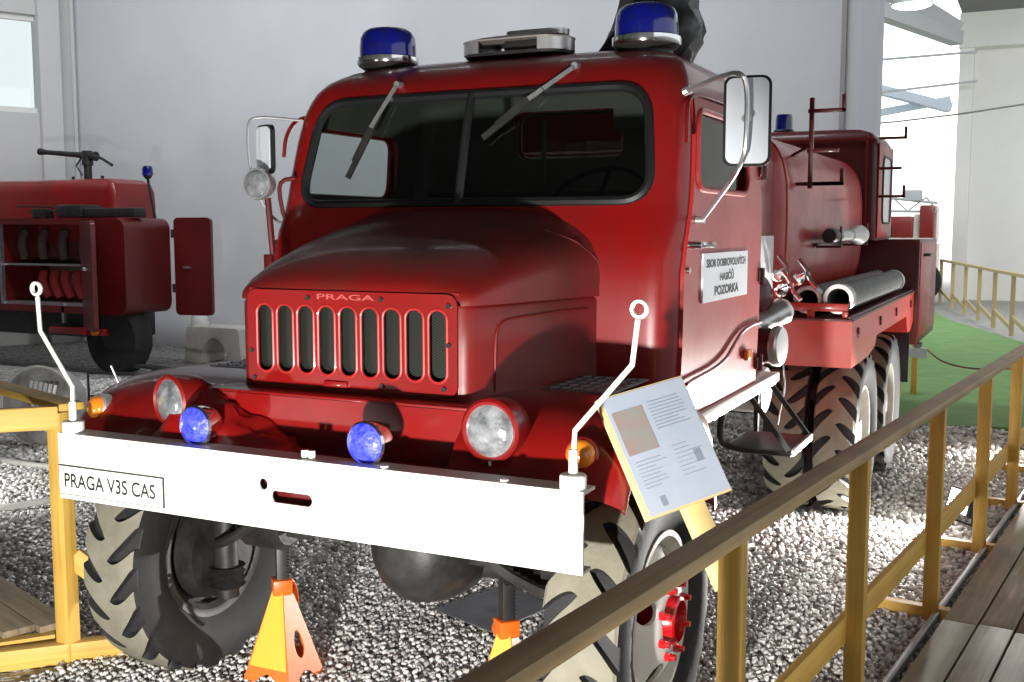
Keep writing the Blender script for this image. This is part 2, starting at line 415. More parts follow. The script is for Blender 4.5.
# rain gutter over door
for s in (-1, 1):
    bm = NB(); tube(bm, [(s * .862, 1.13, 2.0), (s * .858, 1.14, 2.09), (s * .845, 1.2, 2.165), (s * .835, 1.4, 2.195), (s * .832, 1.9, 2.195), (s * .835, 2.15, 2.17)], .008, 6, sm=2); obj('rain_gutter', bm, RED, cab)
# wipers
for x0, z0, x1, z1 in ((-.344, 2.262, -.508, 1.904), (.401, 2.292, .084, 2.041)):
    bm = NB(); f = lambda x, z, k: (x, fronty(x, z) - k, z)
    xm, zm = x0 + (x1 - x0) * .45, z0 + (z1 - z0) * .45
    cyl(bm, f(x0, z0 + .01, -.01), f(x0, z0 + .01, .03), .013)
    bar(bm, f(x0, z0, .03), f(xm, zm, .035), .016, .006, (0, -1, 0))
    w1 = obj('wiper', bm, ALU, cab)
    bm = NB()
    p0 = V(f(x0 + (x1 - x0) * .3, z0 + (z1 - z0) * .3, .024)); p1 = V(f(x1, z1, .022)); bar(bm, p0, p1, .022, .010, (0, -1, 0)); bar(bm, p0 + (p1 - p0) * .2 + V((0, -.008, 0)), p0 + (p1 - p0) * .75 + V((0, -.008, 0)), .03, .007, (0, -1, 0))
    obj('wiper_blade', bm, BLACK, cab)
# interior
bm = NB(); box2(bm, (-.78, 1.75, 1.25), (.78, 2.1, 1.5), .04); box2(bm, (-.78, 2.03, 1.5), (-.05, 2.15, 1.74), .03); box2(bm, (.02, 2.03, 1.5), (.76, 2.15, 1.74), .03); obj('seat_bench', bm, INTER, TR)
bm = NB(); lathe(bm, (.42, 1.42, 1.79), (0, -.75, .75), [(.205, 0), (.212, .008), (.212, .018), (.205, .026), (.193, .018), (.193, .008)], 40, closed=True)
d = V((0, -.75, .75)).normalized(); x_, y_, z_ = frame(d); cc = V((.42, 1.42, 1.79)) + d * .012
for a in (90, 210, 330): bar(bm, cc, cc + x_ * math.cos(math.radians(a)) * .2 + y_ * math.sin(math.radians(a)) * .2, .018, .008, d)
cyl(bm, cc - d * .05, cc + d * .02, .035); cyl(bm, cc, cc - d * .5, .018); obj('steering_wheel', bm, SEAL, TR)
bm = NB(); box2(bm, (-.8, 1.12, 1.62), (.8, 1.32, 1.76), .03); obj('dashboard', bm, INTER, TR)
bm = NB(); tube(bm, [(-.12, 2.1, 1.9), (-.12, 2.1, 2.2)], .012, 8); tube(bm, [(-.78, 2.17, 1.88), (.78, 2.17, 1.88)], .012, 8); box2(bm, (.2, 2.15, 2.15), (.6, 2.17, 2.3), .01); obj('cab_fitting', bm, INTER, TR)

# doors ---------------------------------------------------------------
for s in (-1, 1):
    bm = NB(); G = []
    ys = [1.075 + (2.185 - 1.075) * j / 16 for j in range(17)]; zs = [1.03 + (2.175 - 1.03) * i / 22 for i in range(23)]
    A = []; B = []
    for z in zs:
        w = lerp(Wt, z)
        y0 = lerp(Ft, z) + .108
        cr = lambda y: y0 + (y - 1.075) / 1.11 * (2.185 - y0)
        def X(y, z):
            b = 0
            if z < 1.27:  # wheel-arch bulge pressed into the lower door
                edge = 1.17 if y < 1.55 else 1.17 + (y - 1.55) * .5
                if z < edge - .0: b = .0
            return w + .012
        A.append([bm.verts.new((s * X(y, z), cr(y), z)) for y in ys]); B.append([bm.verts.new((s * (w - .016), cr(y), z)) for y in ys])
    skin(bm, A, closed=False); skin(bm, B, closed=False)
    def loop(G): return G[0] + [r[-1] for r in G[1:]] + G[-1][-2::-1] + [r[0] for r in G[-2:0:-1]]
    skin(bm, [loop(A), loop(B)])
    cut = NB(); prism(cut, SW, (-1.2, 0, 0), (0, 1, 0), (0, 0, 1), (2.4, 0, 0)); bm = boolean(bm, cut)
    dm = TANK if s > 0 else RED  # right door in lighter red than the cab: floodlight put into its colour
    dr = obj('door', bm, dm, TR, ang=30)
    bm = NB(); P = dens([(s * (lerp(Wt, z) + .012), y, z) for y, z in SW]); tube(bm, P, .012, 8, closed=True); obj('window_trim', bm, dm, dr)
    bm = NB(); P = [bm.verts.new((s * (lerp(Wt, z) - .004), y, z)) for y, z in SW]; cap(bm, P); obj('window_pane', bm, GLASS, dr)
    bm = NB(); X0 = s * .887
    tube(bm, [(X0, 1.09, 1.165), (X0, 1.2, 1.172), (X0, 1.45, 1.178), (X0, 1.62, 1.20), (X0, 1.72, 1.24), (X0, 1.85, 1.285), (X0, 2.0, 1.30), (X0, 2.185, 1.30)], .007, 6, sm=2); obj('pressed_line', bm, dm, dr)
    bm = NB(); cyl(bm, (s * .875, 1.12, 1.648), (s * .925, 1.12, 1.648), .013); tube(bm, [(s * .922, 1.12, 1.648), (s * .93, 1.17, 1.65), (s * .927, 1.26, 1.648)], [.011], 8); cyl(bm, (s * .875, 1.11, 1.56), (s * .888, 1.11, 1.56), .012)
    obj('door_handle', bm, CHROME, dr)
    for z in (1.12, 1.5, 1.95):
        bm = NB(); cyl(bm, (s * .885, 2.19, z - .035), (s * .885, 2.19, z + .035), .013, n=12); box2(bm, (s * .866, 2.15, z - .025), (s * .884, 2.24, z + .025), .003); obj('hinge', bm, DRED, dr)
    if s > 0:
        bm = NB(); x = .8855
        q = [V((x, 1.275, 1.612)), V((x, 1.925, 1.615)), V((x, 1.925, 1.44)), V((x, 1.28, 1.44))]
        box2(bm, (.879, 1.275, 1.435), (.8865, 1.925, 1.615), 0)
        xt = .8875
        text(bm, 'SBOR DOBROVOLNÝCH', (xt, 1.315, 1.562), (0, 1, 0), (0, 0, 1), .57, .038, 1, .02)
        text(bm, 'HASIČŮ', (xt, 1.50, 1.508), (0, 1, 0), (0, 0, 1), .20, .042, 1, .02)
        text(bm, 'POZORKA', (xt, 1.43, 1.455), (0, 1, 0), (0, 0, 1), .35, .036, 1, .035)
        obj('door_sign', bm, [SIGNW, INK], dr, smooth=False, fix=False)
        bm = NB(); box2(bm, (.876, 1.93, 1.155), (.895, 2.0, 1.20), .004); obj('marker_light', bm, AMBER, dr)

# sill, running board under the cab -----------------------------------
bm = NB()
for s in (-1, 1):
    box2(bm, (s * .80, 1.15, .985), (s * .885, 2.6, 1.03), .006); box2(bm, (s * .855, 1.15, .97), (s * .87, 2.6, 1.0), .002)
obj_each('cab_sill', bm, WHITE, TR)
for s in (-1, 1):
    # folding step with two struts
    bm = NB()
    X1 = s * 1.03
    box2(bm, (s * .74, 2.2, .715), (X1, 2.62, .735), .004)
    bar(bm, (s * .80, 2.2, 1.02), (s * 1.02, 2.2, .735), .018, .022); bar(bm, (s * .80, 2.62, 1.02), (s * 1.02, 2.62, .735), .018, .022)
    tube(bm, [(s * .74, 2.2, 1.0), (s * .70, 2.2, .78), (s * .74, 2.2, .72), (X1, 2.2, .722)], .014, 8, sm=2)
    st = obj('side_step', bm, BLACK, TR)
    bm = NB(); box2(bm, (X1, 2.19, .712), (X1 + s * .012, 2.63, .742), .003); obj('step_edge', bm, ALU, st)

# hood ----------------------------------------------------------------
At = [(.33, .402), (.337, .425), (.35, .44), (.40, .462), (.5, .487), (.65, .515), (.8, .545), (.92, .575), (1.0, .61), (1.05, .66), (1.09, .73), (1.13, .81)]
Tt = [(.33, 1.503), (.337, 1.525), (.35, 1.543), (.40, 1.582), (.5, 1.632), (.65, 1.684), (.8, 1.722), (.92, 1.75), (1.0, 1.77), (1.05, 1.782), (1.09, 1.79), (1.13, 1.795)]
SE = 1.472
bm = NB(); rs = []
for y in [.33, .333, .337, .343, .35, .37, .40, .45, .5, .57, .65, .72, .8, .86, .92, .96, 1.0, 1.025, 1.05, 1.07, 1.09, 1.11, 1.13]:
    a = lerp(At, y); T = lerp(Tt, y); L = []
    n = 3.2 - max(0, (y - .8)) * 2.2
    L += [(a - .004, y, z) for z in (1.16, 1.25, 1.35, SE - .012)]
    L += [(a - .012, y, SE - .004)]
    for i in range(13):
        t = PI / 2 * i / 12; L.append(((a + .006) * math.cos(t) ** (2 / n), y, SE + (T - SE) * math.sin(t) ** (2 / n)))
    L = L + [(-x, yy, z) for x, yy, z in L[-2::-1]]
    rs.append([bm.verts.new(p) for p in L])
skin(bm, rs, closed=False)
hood = obj('hood', bm, HOOD, TR, ang=50)
# raised panel lines on the hood sides
for s in (-1, 1):
    bm = NB()
    f = lambda y, z: (s * (lerp(At, y) - .003), y, z)
    tube(bm, [f(.44, 1.2), f(.44, 1.38), f(.47, 1.42), f(.56, 1.425), f(.8, 1.43), f(.93, 1.43)], .005, 6, sm=2)
    obj('hood_ridge', bm, HOOD, hood)
    bm = NB(); pts = [(1.0, 1.17), (1.0, 1.47), (1.0, 1.53), (.985, 1.6), (.95, 1.66), (.9, 1.70)]
    P = []
    for y, z in pts:
        a = lerp(At, y); T = lerp(Tt, y); n = 3.2 - max(0, y - .8) * 2.2
        if z <= SE: x = a - .003
        else:
            st_ = min(1, ((z - SE) / (T - SE))) ; x = (a + .006) * (1 - st_ ** n) ** (1 / n)
        P.append((s * x, y, z))
    tube(bm, P, .005, 6); obj('hood_seam', bm, DRED, hood)
    bm = NB(); tube(bm, [(s * .74, 1.035, 1.27), (s * .76, .99, 1.27), (s * .79, 1.0, 1.27)], .008, 8); obj('hood_catch', bm, CHROME, hood)

# grille ---------------------------------------------------------------
bm = NB(); prism(bm, rrect(-.40, .40, 1.19, 1.505, .035), (0, .322, 0), (1, 0, 0), (0, 0, 1), (0, .012, 0))
cut = NB(); W = .066
for i in range(9):
    cx = -.328 + .0825 * i; prism(cut, rrect(cx - W / 2, cx + W / 2, 1.232, 1.458, .031), (0, .28, 0), (1, 0, 0), (0, 0, 1), (0, .1, 0))
bm = boolean(bm, cut)
gr = obj('grille', bm, RED, TR, ang=40)
bm = NB()
for i in range(9):
    cx = -.328 + .0825 * i; P = [(x, .322, z) for x, z in rrect(cx - W / 2, cx + W / 2, 1.232, 1.458, .031)]; tube(bm, P, .0045, 6, closed=True)
obj_each('slot_rim', bm, TANK, gr)
bm = NB(); box2(bm, (-.38, .350, 1.2), (.38, .354, 1.49)); obj('mesh_screen', bm, GMESH, gr, smooth=False)
bm = NB()
for x, z in ((-.15, 1.482), (.13, 1.484), (.372, 1.47), (.372, 1.35), (.355, 1.215), (.13, 1.21), (-.385, 1.3), (-.375, 1.21)):
    cyl(bm, (x, .324, z), (x, .315, z), .008, n=8)
obj_each('screw', bm, BLACK, gr)
bm = NB(); text(bm, 'PRAGA', (-.115, .3205, 1.478), (1, 0, 0), (0, 0, 1), .22, .018, 0, .01); obj('emblem_lettering', bm, mat('pink_worn_letters', (.45, .09, .08), .4), gr, smooth=False, fix=False)
bm = NB(); box2(bm, (-.40, .335, 1.15), (.40, .36, 1.2)); box2(bm, (-.09, .312, 1.196), (.0, .33, 1.216), .003); box2(bm, (-.40, .335, 1.5), (.40, .4, 1.51)); obj('grille_sill', bm, RED, gr)
# radiator blocking daylight through the mesh
bm = NB(); box2(bm, (-.39, .36, 1.1), (.39, .44, 1.5)); obj('radiator', bm, BLACK, TR)

# front apron below the grille -----------------------------------------
bm = NB()
box2(bm, (-.50, .235, 1.165), (.50, .40, 1.178), .003)
prism(bm, [(.235, 1.17), (.245, 1.17), (.245, 1.05), (.235, 1.05)], (-.50, 0, 0), (0, 1, 0), (0, 0, 1), (1.0, 0, 0))
box2(bm, (.10, .22, 1.06), (.135, .236, 1.095), .003)
obj('front_beam', bm, RED, TR)
bm = NB()
prism(bm, [(.015, 1.0), (.26, 1.0), (.26, .985), (.015, .985)], (-.9, 0, 0), (0, 1, 0), (0, 0, 1), (1.8, 0, 0))
box2(bm, (-.5, .25, .98), (.5, .262, 1.06))
obj('apron_plate', bm, RED, TR)
# crumpled towing winch cover at the vehicle's right of the beam
bm = NB(); G = []
for i in range(25):
    x = -.64 + .56 * i / 24; row = []
    for j in range(11):
        v = j / 10; h = 1.0 + (.175 - .17 * max(0, (i - 6) / 18)) * math.sin(v * PI * .5) ** .7
        if i < 3: h = 1.0 + (h - 1.0) * (i + 1) / 4
        d = mnoise.noise(V((x * 14, v * 4, 2))) * .035 + mnoise.noise(V((x * 38, v * 9, 5))) * .014
        row.append(bm.verts.new((x + d * .5, .085 + .15 * v + d * .4, h + d * (.3 + v * .5))))
    G.append(row)
skin(bm, G, closed=False); bm = solidify(bm, .006)
obj('winch_cover', bm, RED, TR)

# fenders ---------------------------------------------------------------
PR = [(1.22, .74), (1.20, .86), (1.14, 1.03), (1.06, 1.12), (.95, 1.17), (.75, 1.185), (.55, 1.19), (.42, 1.185), (.33, 1.165), (.26, 1.13), (.20, 1.08), (.165, 1.03), (.15, 1.0), (.145, .985)]
for s in (-1, 1):
    XO = .98 if s > 0 else 1.11
    bm = NB(); rs = []
    for i in range(19):
        x = .46 + (XO - .46) * i / 18; t = max(0, (x - (XO - .31)) / .31); t = min(t, .985); e = .155 * (1 - math.sqrt(1 - t ** 2.2))
        rs.append([bm.verts.new((s * x, y + (.62 - y) * e * .8, z + (.62 - z) * e)) for y, z in PR])
    # folded lip
    rs.append([bm.verts.new((s * (XO + .002), v.co.y + (.62 - v.co.y) * .06, v.co.z + (.62 - v.co.z) * .06)) for v in rs[-1]])
    skin(bm, rs, closed=False); bm = solidify(bm, .008)
    fd = obj('fender', bm, RED, TR, ang=50)
    bm = NB(); box2(bm, (s * .56, .58, 1.19), (s * .80, .95, 1.196), .002)
    for i in range(6):
        for j in range(5): bar(bm, (s * (.58 + i * .04), .61 + j * .07, 1.198), (s * (.60 + i * .04), .635 + j * .07, 1.198), .006, .004)
    obj('tread_plate', bm, SHEET, fd)
    bm = NB(); cx = -.985 if s < 0 else .85; lathe(bm, (cx, .225, 1.075), (s * .2, -1, .25), [(.05, -.03), (.05, .012), (.044, .018)], 24); ind = obj('indicator_ring', bm, ALU if s < 0 else RED, fd)
    bm = NB(); lathe(bm, (cx, .225, 1.075), (s * .2, -1, .25), [(.043, .012), (.04, .026), (.026, .04), (.005, .046)], 24); obj('indicator_lens', bm, AMBER, fd)
# small marker rod on the far fender
bm = NB(); cyl(bm, (-1.0, .35, 1.1), (-1.04, .33, 1.21), .004, n=8); cyl(bm, (-1.0, .35, 1.08), (-1.0, .35, 1.11), .01, n=8); obj('fender_rod', bm, ALU, TR)

# headlights --------------------------------------------------------------
for s in (-1, 1):
    bm = NB(); o = (s * .6 + (.012 if s < 0 else 0), .16, 1.135); HA = (0, -1, 0) if s > 0 else (-.24, -1, 0)
    lathe(bm, o, HA, [(.02, -.14), (.055, -.13), (.08, -.09), (.09, -.04), (.092, .0), (.092, .012), (.084, .02), (.078, .014)], 36)
    cyl(bm, (s * .6, .2, .99), (s * .6, .2, 1.07), .02)
    h = obj('headlight', bm, RED, TR)
    bm = NB(); lathe(bm, o, HA, [(.079, .008), (.074, .016), (.055, .026), (.03, .032), (.004, .034)], 36); obj('headlight_lens', bm, LENS, h)
    bm = NB(); cyl(bm, (s * .6, .145, 1.05), (s * .6, .145, 1.035), .006, n=8); obj('lamp_clamp', bm, CHROME, h)
# blue spot lamps on the bumper
for x in (-.396, .244):
    bm = NB(); o = (x, .06, 1.085); lathe(bm, o, (0, -1, 0), [(.02, -.08), (.045, -.07), (.058, -.045), (.064, -.01), (.066, .008), (.06, .014), (.056, .008)], 32)
    cyl(bm, (x, .07, 1.03), (x, .07, 1.025 + .005), .02); cyl(bm, (x, .07, 1.027), (x, .07, 1.04), .014)
    b_ = obj('blue_lamp', bm, CHROME, TR)
    bm = NB(); lathe(bm, o, (0, -1, 0), [(.057, .002), (.055, .01), (.04, .02), (.02, .026), (.003, .028)], 32); obj('blue_lamp_lens', bm, BLUEL, b_)

# bumper --------------------------------------------------------------
bm = NB(); B = .946
box2(bm, (-B, 0, .806), (B, .009, 1.027), 0)
cut = NB(); prism(cut, [(-.09 + .018 * math.cos(a * PI / 8), .941 + .018 * math.sin(a * PI / 8)) for a in range(16)], (0, -.1, 0), (1, 0, 0), (0, 0, 1), (0, .3, 0))
prism(cut, rrect(-.062, .09, .889, .926, .018), (0, -.1, 0), (1, 0, 0), (0, 0, 1), (0, .3, 0))
bm = boolean(bm, cut)
bp_ = obj('bumper', bm, WHITE, TR, smooth=False)
bm = NB(); box2(bm, (-B, .009, 1.018), (B, .085, 1.027)); box2(bm, (-B, .009, .806), (B, .06, .814)); obj('bumper_flange', bm, mat('grey_white_paint', (.50, .48, .45), .5, var=(.4, .38, .35), vscale=12), bp_)
bm = NB(); box2(bm, (-.085, .05, .87), (.12, .06, .96)); box2(bm, (-.12, .045, .92), (-.07, .055, .97)); obj('tow_recess', bm, DRED, bp_)
bm = NB()
for x in (.045, .07): cyl(bm, (x, .03, 1.027), (x, .03, 1.052), .011, n=8)
for x in (.33, .71): cyl(bm, (x, .02, 1.027), (x, .02, 1.034), .012, n=8)
obj_each('bumper_bolt', bm, WHITE, bp_)
bm = NB()
box2(bm, (-.942, -.006, .822), (-.482, -.0005, .921), 0, 1); box2(bm, (-.939, -.0075, .825), (-.485, -.006, .918), 0, 0)
text(bm, 'PRAGA V3S CAS', (-.914, -.0085, .848), (1, 0, 0), (0, 0, 1), .40, .048, 1, .012)
obj('number_plate', bm, [WHITE, INK], bp_, smooth=False, fix=False)
for s in (-1, 1):
    bm = NB(); lathe(bm, (s * .906, .03, 1.027), (0, 0, 1), [(.036, 0), (.036, .034), (.033, .038)], 24); cyl(bm, (s * .906, .03, 1.06), (s * .906, .03, 1.13), .013, .012, 12)
    tube(bm, [(s * .906, .03, 1.1), (s * .908, .035, 1.18), (s * (1.06), .045, 1.36), (s * 1.072, .05, 1.475)], [.0075], 8)
    lathe(bm, (s * 1.076, .05, 1.502), (0, 1, 0), [(.016, -.006), (.024, -.006), (.026, 0), (.024, .006), (.016, .006)], 20, closed=True)
    obj('width_marker', bm, WHITE, bp_)

# beacons, siren --------------------------------------------------------
for s in (-1, 1):
    x = s * .583; o = (x, 1.50, 2.365)
    bm = NB(); lathe(bm, o, (0, 0, 1), [(.10, -.03), (.105, .0), (.10, .014), (.122, .028), (.128, .036)], 36); b_ = obj('roof_beacon', bm, BLACK, TR)
    bm = NB(); lathe(bm, (x, 1.50, 2.405), (0, 0, 1), [(.128, -.006), (.132, .0), (.132, .024), (.126, .028)], 40); obj('beacon_band', bm, CHROME, b_)
    bm = NB(); lathe(bm, (x, 1.50, 2.433), (0, 0, 1), [(.122, -.004), (.121, .04), (.117, .08), (.105, .104), (.085, .117), (.05, .124), (.003, .127)], 40); obj('beacon_dome', bm, BLUE, b_)
bm = NB()
def stad(L, R, n=10): return [(L + R * math.cos(a), R * math.sin(a)) for a in [(-PI / 2 + PI * i / n) for i in range(n + 1)]] + [(-L + R * math.cos(a), R * math.sin(a)) for a in [(PI / 2 + PI * i / n) for i in range(n + 1)]]
S0 = (.04, 1.5, 0)
prism(bm, stad(.13, .10), (.04, 1.5, 2.395), (1, 0, 0), (0, 1, 0), (0, 0, .012)); sr = obj('siren', bm, BLACK, TR)
bm = NB()
for s in (-1, 1):
    a0 = -75 if s > 0 else 105
    P = [(.04 + s * .13 + .105 * math.cos(math.radians(a)), 1.5 + .105 * math.sin(math.radians(a)), 0) for a in (range(-90, 91, 15) if s > 0 else range(90, 271, 15))]
    A_ = [bm.verts.new((p[0], p[1], 2.405)) for p in P]; B_ = [bm.verts.new((p[0], p[1], 2.452)) for p in P]; skin(bm, [A_, B_], closed=False)
bm = solidify(bm, .006); obj_each('siren_reflector', bm, ALU, sr)
bm = NB(); box2(bm, (-.0, 1.44, 2.405), (.19, 1.56, 2.455), .01); obj('siren_motor', bm, BLACK, sr)
bm = NB(); rs = []
for k, (sc, z) in enumerate(((1.0, 2.452), (1.02, 2.457), (.8, 2.468), (.5, 2.476))): rs.append([bm.verts.new((.04 + p[0] * (sc if k < 2 else sc * .95), 1.5 + p[1] * sc, z)) for p in stad(.13, .107)])
skin(bm, rs); cap(bm, rs[0][::-1]); cap(bm, rs[-1]); obj('siren_cover', bm, mat('brown_grey_cover', (.30, .27, .25), .4, metal=.3), sr)
bm = NB(); prism(bm, stad(.085, .05), (.115, 1.52, 2.474), (1, 0, 0), (0, 1, 0), (0, 0, .022)); obj('siren_lid', bm, ALU, sr)

# mirrors -----------------------------------------------------------------
def mirror(bm_c, w, h, t, M):
    bm = NB(); prism(bm, rrect(-w / 2, w / 2, -h / 2, h / 2, .03), (0, 0, 0), (1, 0, 0), (0, 0, 1), (0, t, 0)); return bm
c = V((1.12, .93, 2.045))
RM = Matrix.Rotation(math.radians(12), 4, 'Z')
bm = mirror(c, .150, .285, .022, None); bmesh.ops.transform(bm, matrix=Matrix.Translation(c) @ RM, verts=bm.verts); mi = obj('mirror', bm, SEAL, TR)
bm = NB(); prism(bm, rrect(-.066, .066, -.134, .134, .024), (0, -.006, 0), (1, 0, 0), (0, 0, 1), (0, .008, 0)); bmesh.ops.transform(bm, matrix=Matrix.Translation(c) @ RM, verts=bm.verts); obj('mirror_face', bm, MIRR, mi)
bm = NB(); tube(bm, [(.86, 1.12, 2.175), (.95, 1.03, 2.185), (1.03, .93, 2.19), (1.115, .86, 2.19), (1.13, .885, 2.15), (1.13, .885, 2.0), (1.12, .90, 1.91), (.90, 1.2, 1.735)], .0085, 8, sm=2)
cyl(bm, (.86, 1.2, 1.735), (.91, 1.2, 1.735), .014, n=10); cyl(bm, (1.115, .93, 2.05), (1.13, .885, 2.05), .015, n=10); cyl(bm, (.85, 1.12, 2.17), (.875, 1.12, 2.18), .014, n=10)
obj('mirror_bracket', bm, ALU, mi)
c = V((-.925, 1.08, 2.03)); RM = Matrix.Rotation(math.radians(-25), 4, 'Z')
bm = mirror(c, .13, .2, .02, None); bmesh.ops.transform(bm, matrix=Matrix.Translation(c) @ RM, verts=bm.verts); mi = obj('mirror', bm, SEAL, TR)
bm = NB(); prism(bm, rrect(-.058, .058, -.092, .092, .024), (0, -.005, 0), (1, 0, 0), (0, 0, 1), (0, .008, 0)); bmesh.ops.transform(bm, matrix=Matrix.Translation(c) @ RM, verts=bm.verts); obj('mirror_face', bm, MIRR, mi)
bm = NB(); tube(bm, [(-.80, 1.18, 2.15), (-.9, 1.08, 2.16), (-.95, 1.04, 2.155), (-.965, 1.03, 2.13), (-.965, 1.03, 2.0), (-.95, 1.04, 1.9), (-.92, 1.1, 1.75), (-.86, 1.2, 1.70)], .006, 8, sm=2); obj('mirror_bracket', bm, ALU, mi)
# search lamp at the far windshield pillar
bm = NB(); o = (-.895, 1.0, 1.885); lathe(bm, o, (.15, -1, 0), [(.02, -.08), (.05, -.06), (.062, -.02), (.066, .0), (.062, .012)], 28); sl_ = obj('search_lamp', bm, ALU, TR)
bm = NB(); lathe(bm, o, (.15, -1, 0), [(.06, .008), (.05, .018), (.003, .026)], 28); obj('search_lamp_lens', bm, LENS, sl_)
bm = NB(); tube(bm, [(-.87, 1.03, 1.83), (-.865, 1.04, 1.68), (-.87, 1.06, 1.56)], .013, 8); box2(bm, (-.90, 1.03, 1.52), (-.86, 1.08, 1.60), .004); tube(bm, [(-.77, 1.08, 1.91), (-.815, 1.05, 1.90), (-.83, 1.05, 1.86), (-.82, 1.07, 1.74), (-.79, 1.09, 1.72)], .009, 8, sm=1); obj('lamp_bracket', bm, DRED, sl_)

# chassis, axles, differential -------------------------------------------
bm = NB()
for s in (-1, 1): box2(bm, (s * .33, .06, .80), (s * .41, 7.7, .96), .004)
for y in (.15, 1.0, 2.4, 3.6, 5.0, 7.4): box2(bm, (-.34, y, .82), (.34, y + .08, .94), .004)
obj('chassis_frame', bm, BLACK, TR)
bm = NB(); box2(bm, (-.3, .5, .8), (.3, 1.5, 1.4), .05); cyl(bm, (0, 1.5, .85), (0, 3.0, .75), .12); obj('engine', bm, GREASE, TR)
YA = (.58, 4.2, 5.42)
for k, ya in enumerate(YA):
    za = .665 if k == 0 else .6
    bm = NB(); cyl(bm, (-.75, ya, za), (.75, ya, za), .055, n=20); 
    dx = .15 if k == 0 else 0
    lathe(bm, (dx, ya + .02, .635), (0, 1, 0), [(.05, -.22), (.11, -.20), (.17, -.13), (.195, -.04), (.2, .05), (.17, .13), (.09, .17)], 28)
    if k == 0:
        for s in (-1, 1):
            lathe(bm, (s * .44, ya, .63), (s, 0, 0), [(.075, 0)] + [(.075 + (.022 if i % 2 else 0), .012 * i + .01) for i in range(14)] + [(.07, .2)], 24)
            cyl(bm, (s * .72, ya - .03, .33), (s * .72, ya - .03, .66), .045); lathe(bm, (s * .72, ya - .03, .36), (0, 0, 1), [(.05, 0)] + [(.05 + (.02 if i % 2 else 0), .012 * i + .005) for i in range(8)], 20)
            cyl(bm, (s * .76, ya, .485), (s * .84, ya, .485), .17, .18, 28)
            tube(bm, [(s * .70, ya - .1, .55), (s * .58, ya - .16, .60), (s * .42, ya - .2, .70)], .018, 8, sm=1)
        tube(bm, [(-.66, ya - .13, .70), (.66, ya - .13, .70)], .018, 8)
    obj('axle', bm, GREASE, TR)
    for s in (-1, 1):
        bm = NB()
        for j in range(6):
            h = .50 - j * .06; prism(bm, [(y_, .70 + .28 * y_ * y_ - j * .011) for y_ in [h * (q_ / 5 - 1) for q_ in range(11)]] + [(y_, .709 + .28 * y_ * y_ - j * .011) for y_ in [h * (1 - q_ / 5) for q_ in range(11)]], (s * .37 - .035, ya, .035), (0, 1, 0), (0, 0, 1), (.07, 0, 0))
        box2(bm, (s * .37 - .05, ya - .06, .60), (s * .37 + .05, ya + .06, .76), .01)
        obj('leaf_spring', bm, GREASE, TR)
bm = NB(); cyl(bm, (.3, .66, .56), (.42, .66, .56), .04); box2(bm, (-.62, .56, .612), (-.48, .72, .635), .01); box2(bm, (.34, .56, .612), (.47, .72, .635), .01); obj_each('axle_pad', bm, GREASE, TR)

# wheels -----------------------------------------------------------------
def tyre_mesh():
    N = 20; K = 10; W = .115; R = .458; H = .026
    ua = [0, .1, .17, .22, .28, .36, .45, .55, .65, .75, .85, .93, .985, 1.0]
    side = [(.445, .118), (.425, .121), (.39, .122), (.35, .116), (.31, .10), (.28, .088), (.262, .075)]
    bm = NB(); NK = N * K
    def wid(a): return .25 * math.sqrt(max(0, (a - .14) / .86))
    def phase(k, a):
        if a == 0: return k / K
        w = max(wid(a), .004); d = min(.035, .2 * w + .008)
        P = [0, .5 * (.5 - w - d), .5 - w - d, .5 - w, .5 - w * .35, .5, .5 + w * .35, .5 + w, .5 + w + d, .75 + .5 * (w + d)]
        return P[k]
    def vert(sg, n, k, a):
        th = 2 * PI * (n + phase(k, a) + (.5 if sg > 0 else 0) + .62 * a ** 1.7) / N
        low = 3 <= k <= 7 and a > .14
        r = R + (0 if low else H) - .010 * a ** 3 - (.006 if a >= .985 and not low else 0)
        return bm.verts.new((sg * a * W, r * math.cos(th), r * math.sin(th))), low, th
    mid = [vert(-1, n, k, 0) for n in range(N) for k in range(K)]
    for sg in (-1, 1):
        cols = [mid if sg < 0 else [mid[(i + K // 2) % NK] for i in range(NK)]]
        for a in ua[1:]: cols.append([vert(sg, n, k, a) for n in range(N) for k in range(K)])
        last = cols[-1]
        for r, x in side: cols.append([(bm.verts.new((sg * x, r * math.cos(t[2]), r * math.sin(t[2]))), True, t[2]) for t in last])
        for A, B_ in zip(cols, cols[1:]):
            for i in range(NK):
                j = (i + 1) % NK; q = (A[i], A[j], B_[j], B_[i])
                f = bm.faces.new([p[0] for p in q])
                if not any(p[1] for p in q): f.material_index = 1
    me = bpy.data.meshes.new('tyre'); bmesh.ops.recalc_face_normals(bm, faces=bm.faces); bm.to_mesh(me); bm.free()
    me.materials.append(RUB); me.materials.append(DUST)
    for p in me.polygons: p.use_smooth = True
    me.set_sharp_from_angle(angle=math.radians(30)); return me
TM = tyre_mesh()
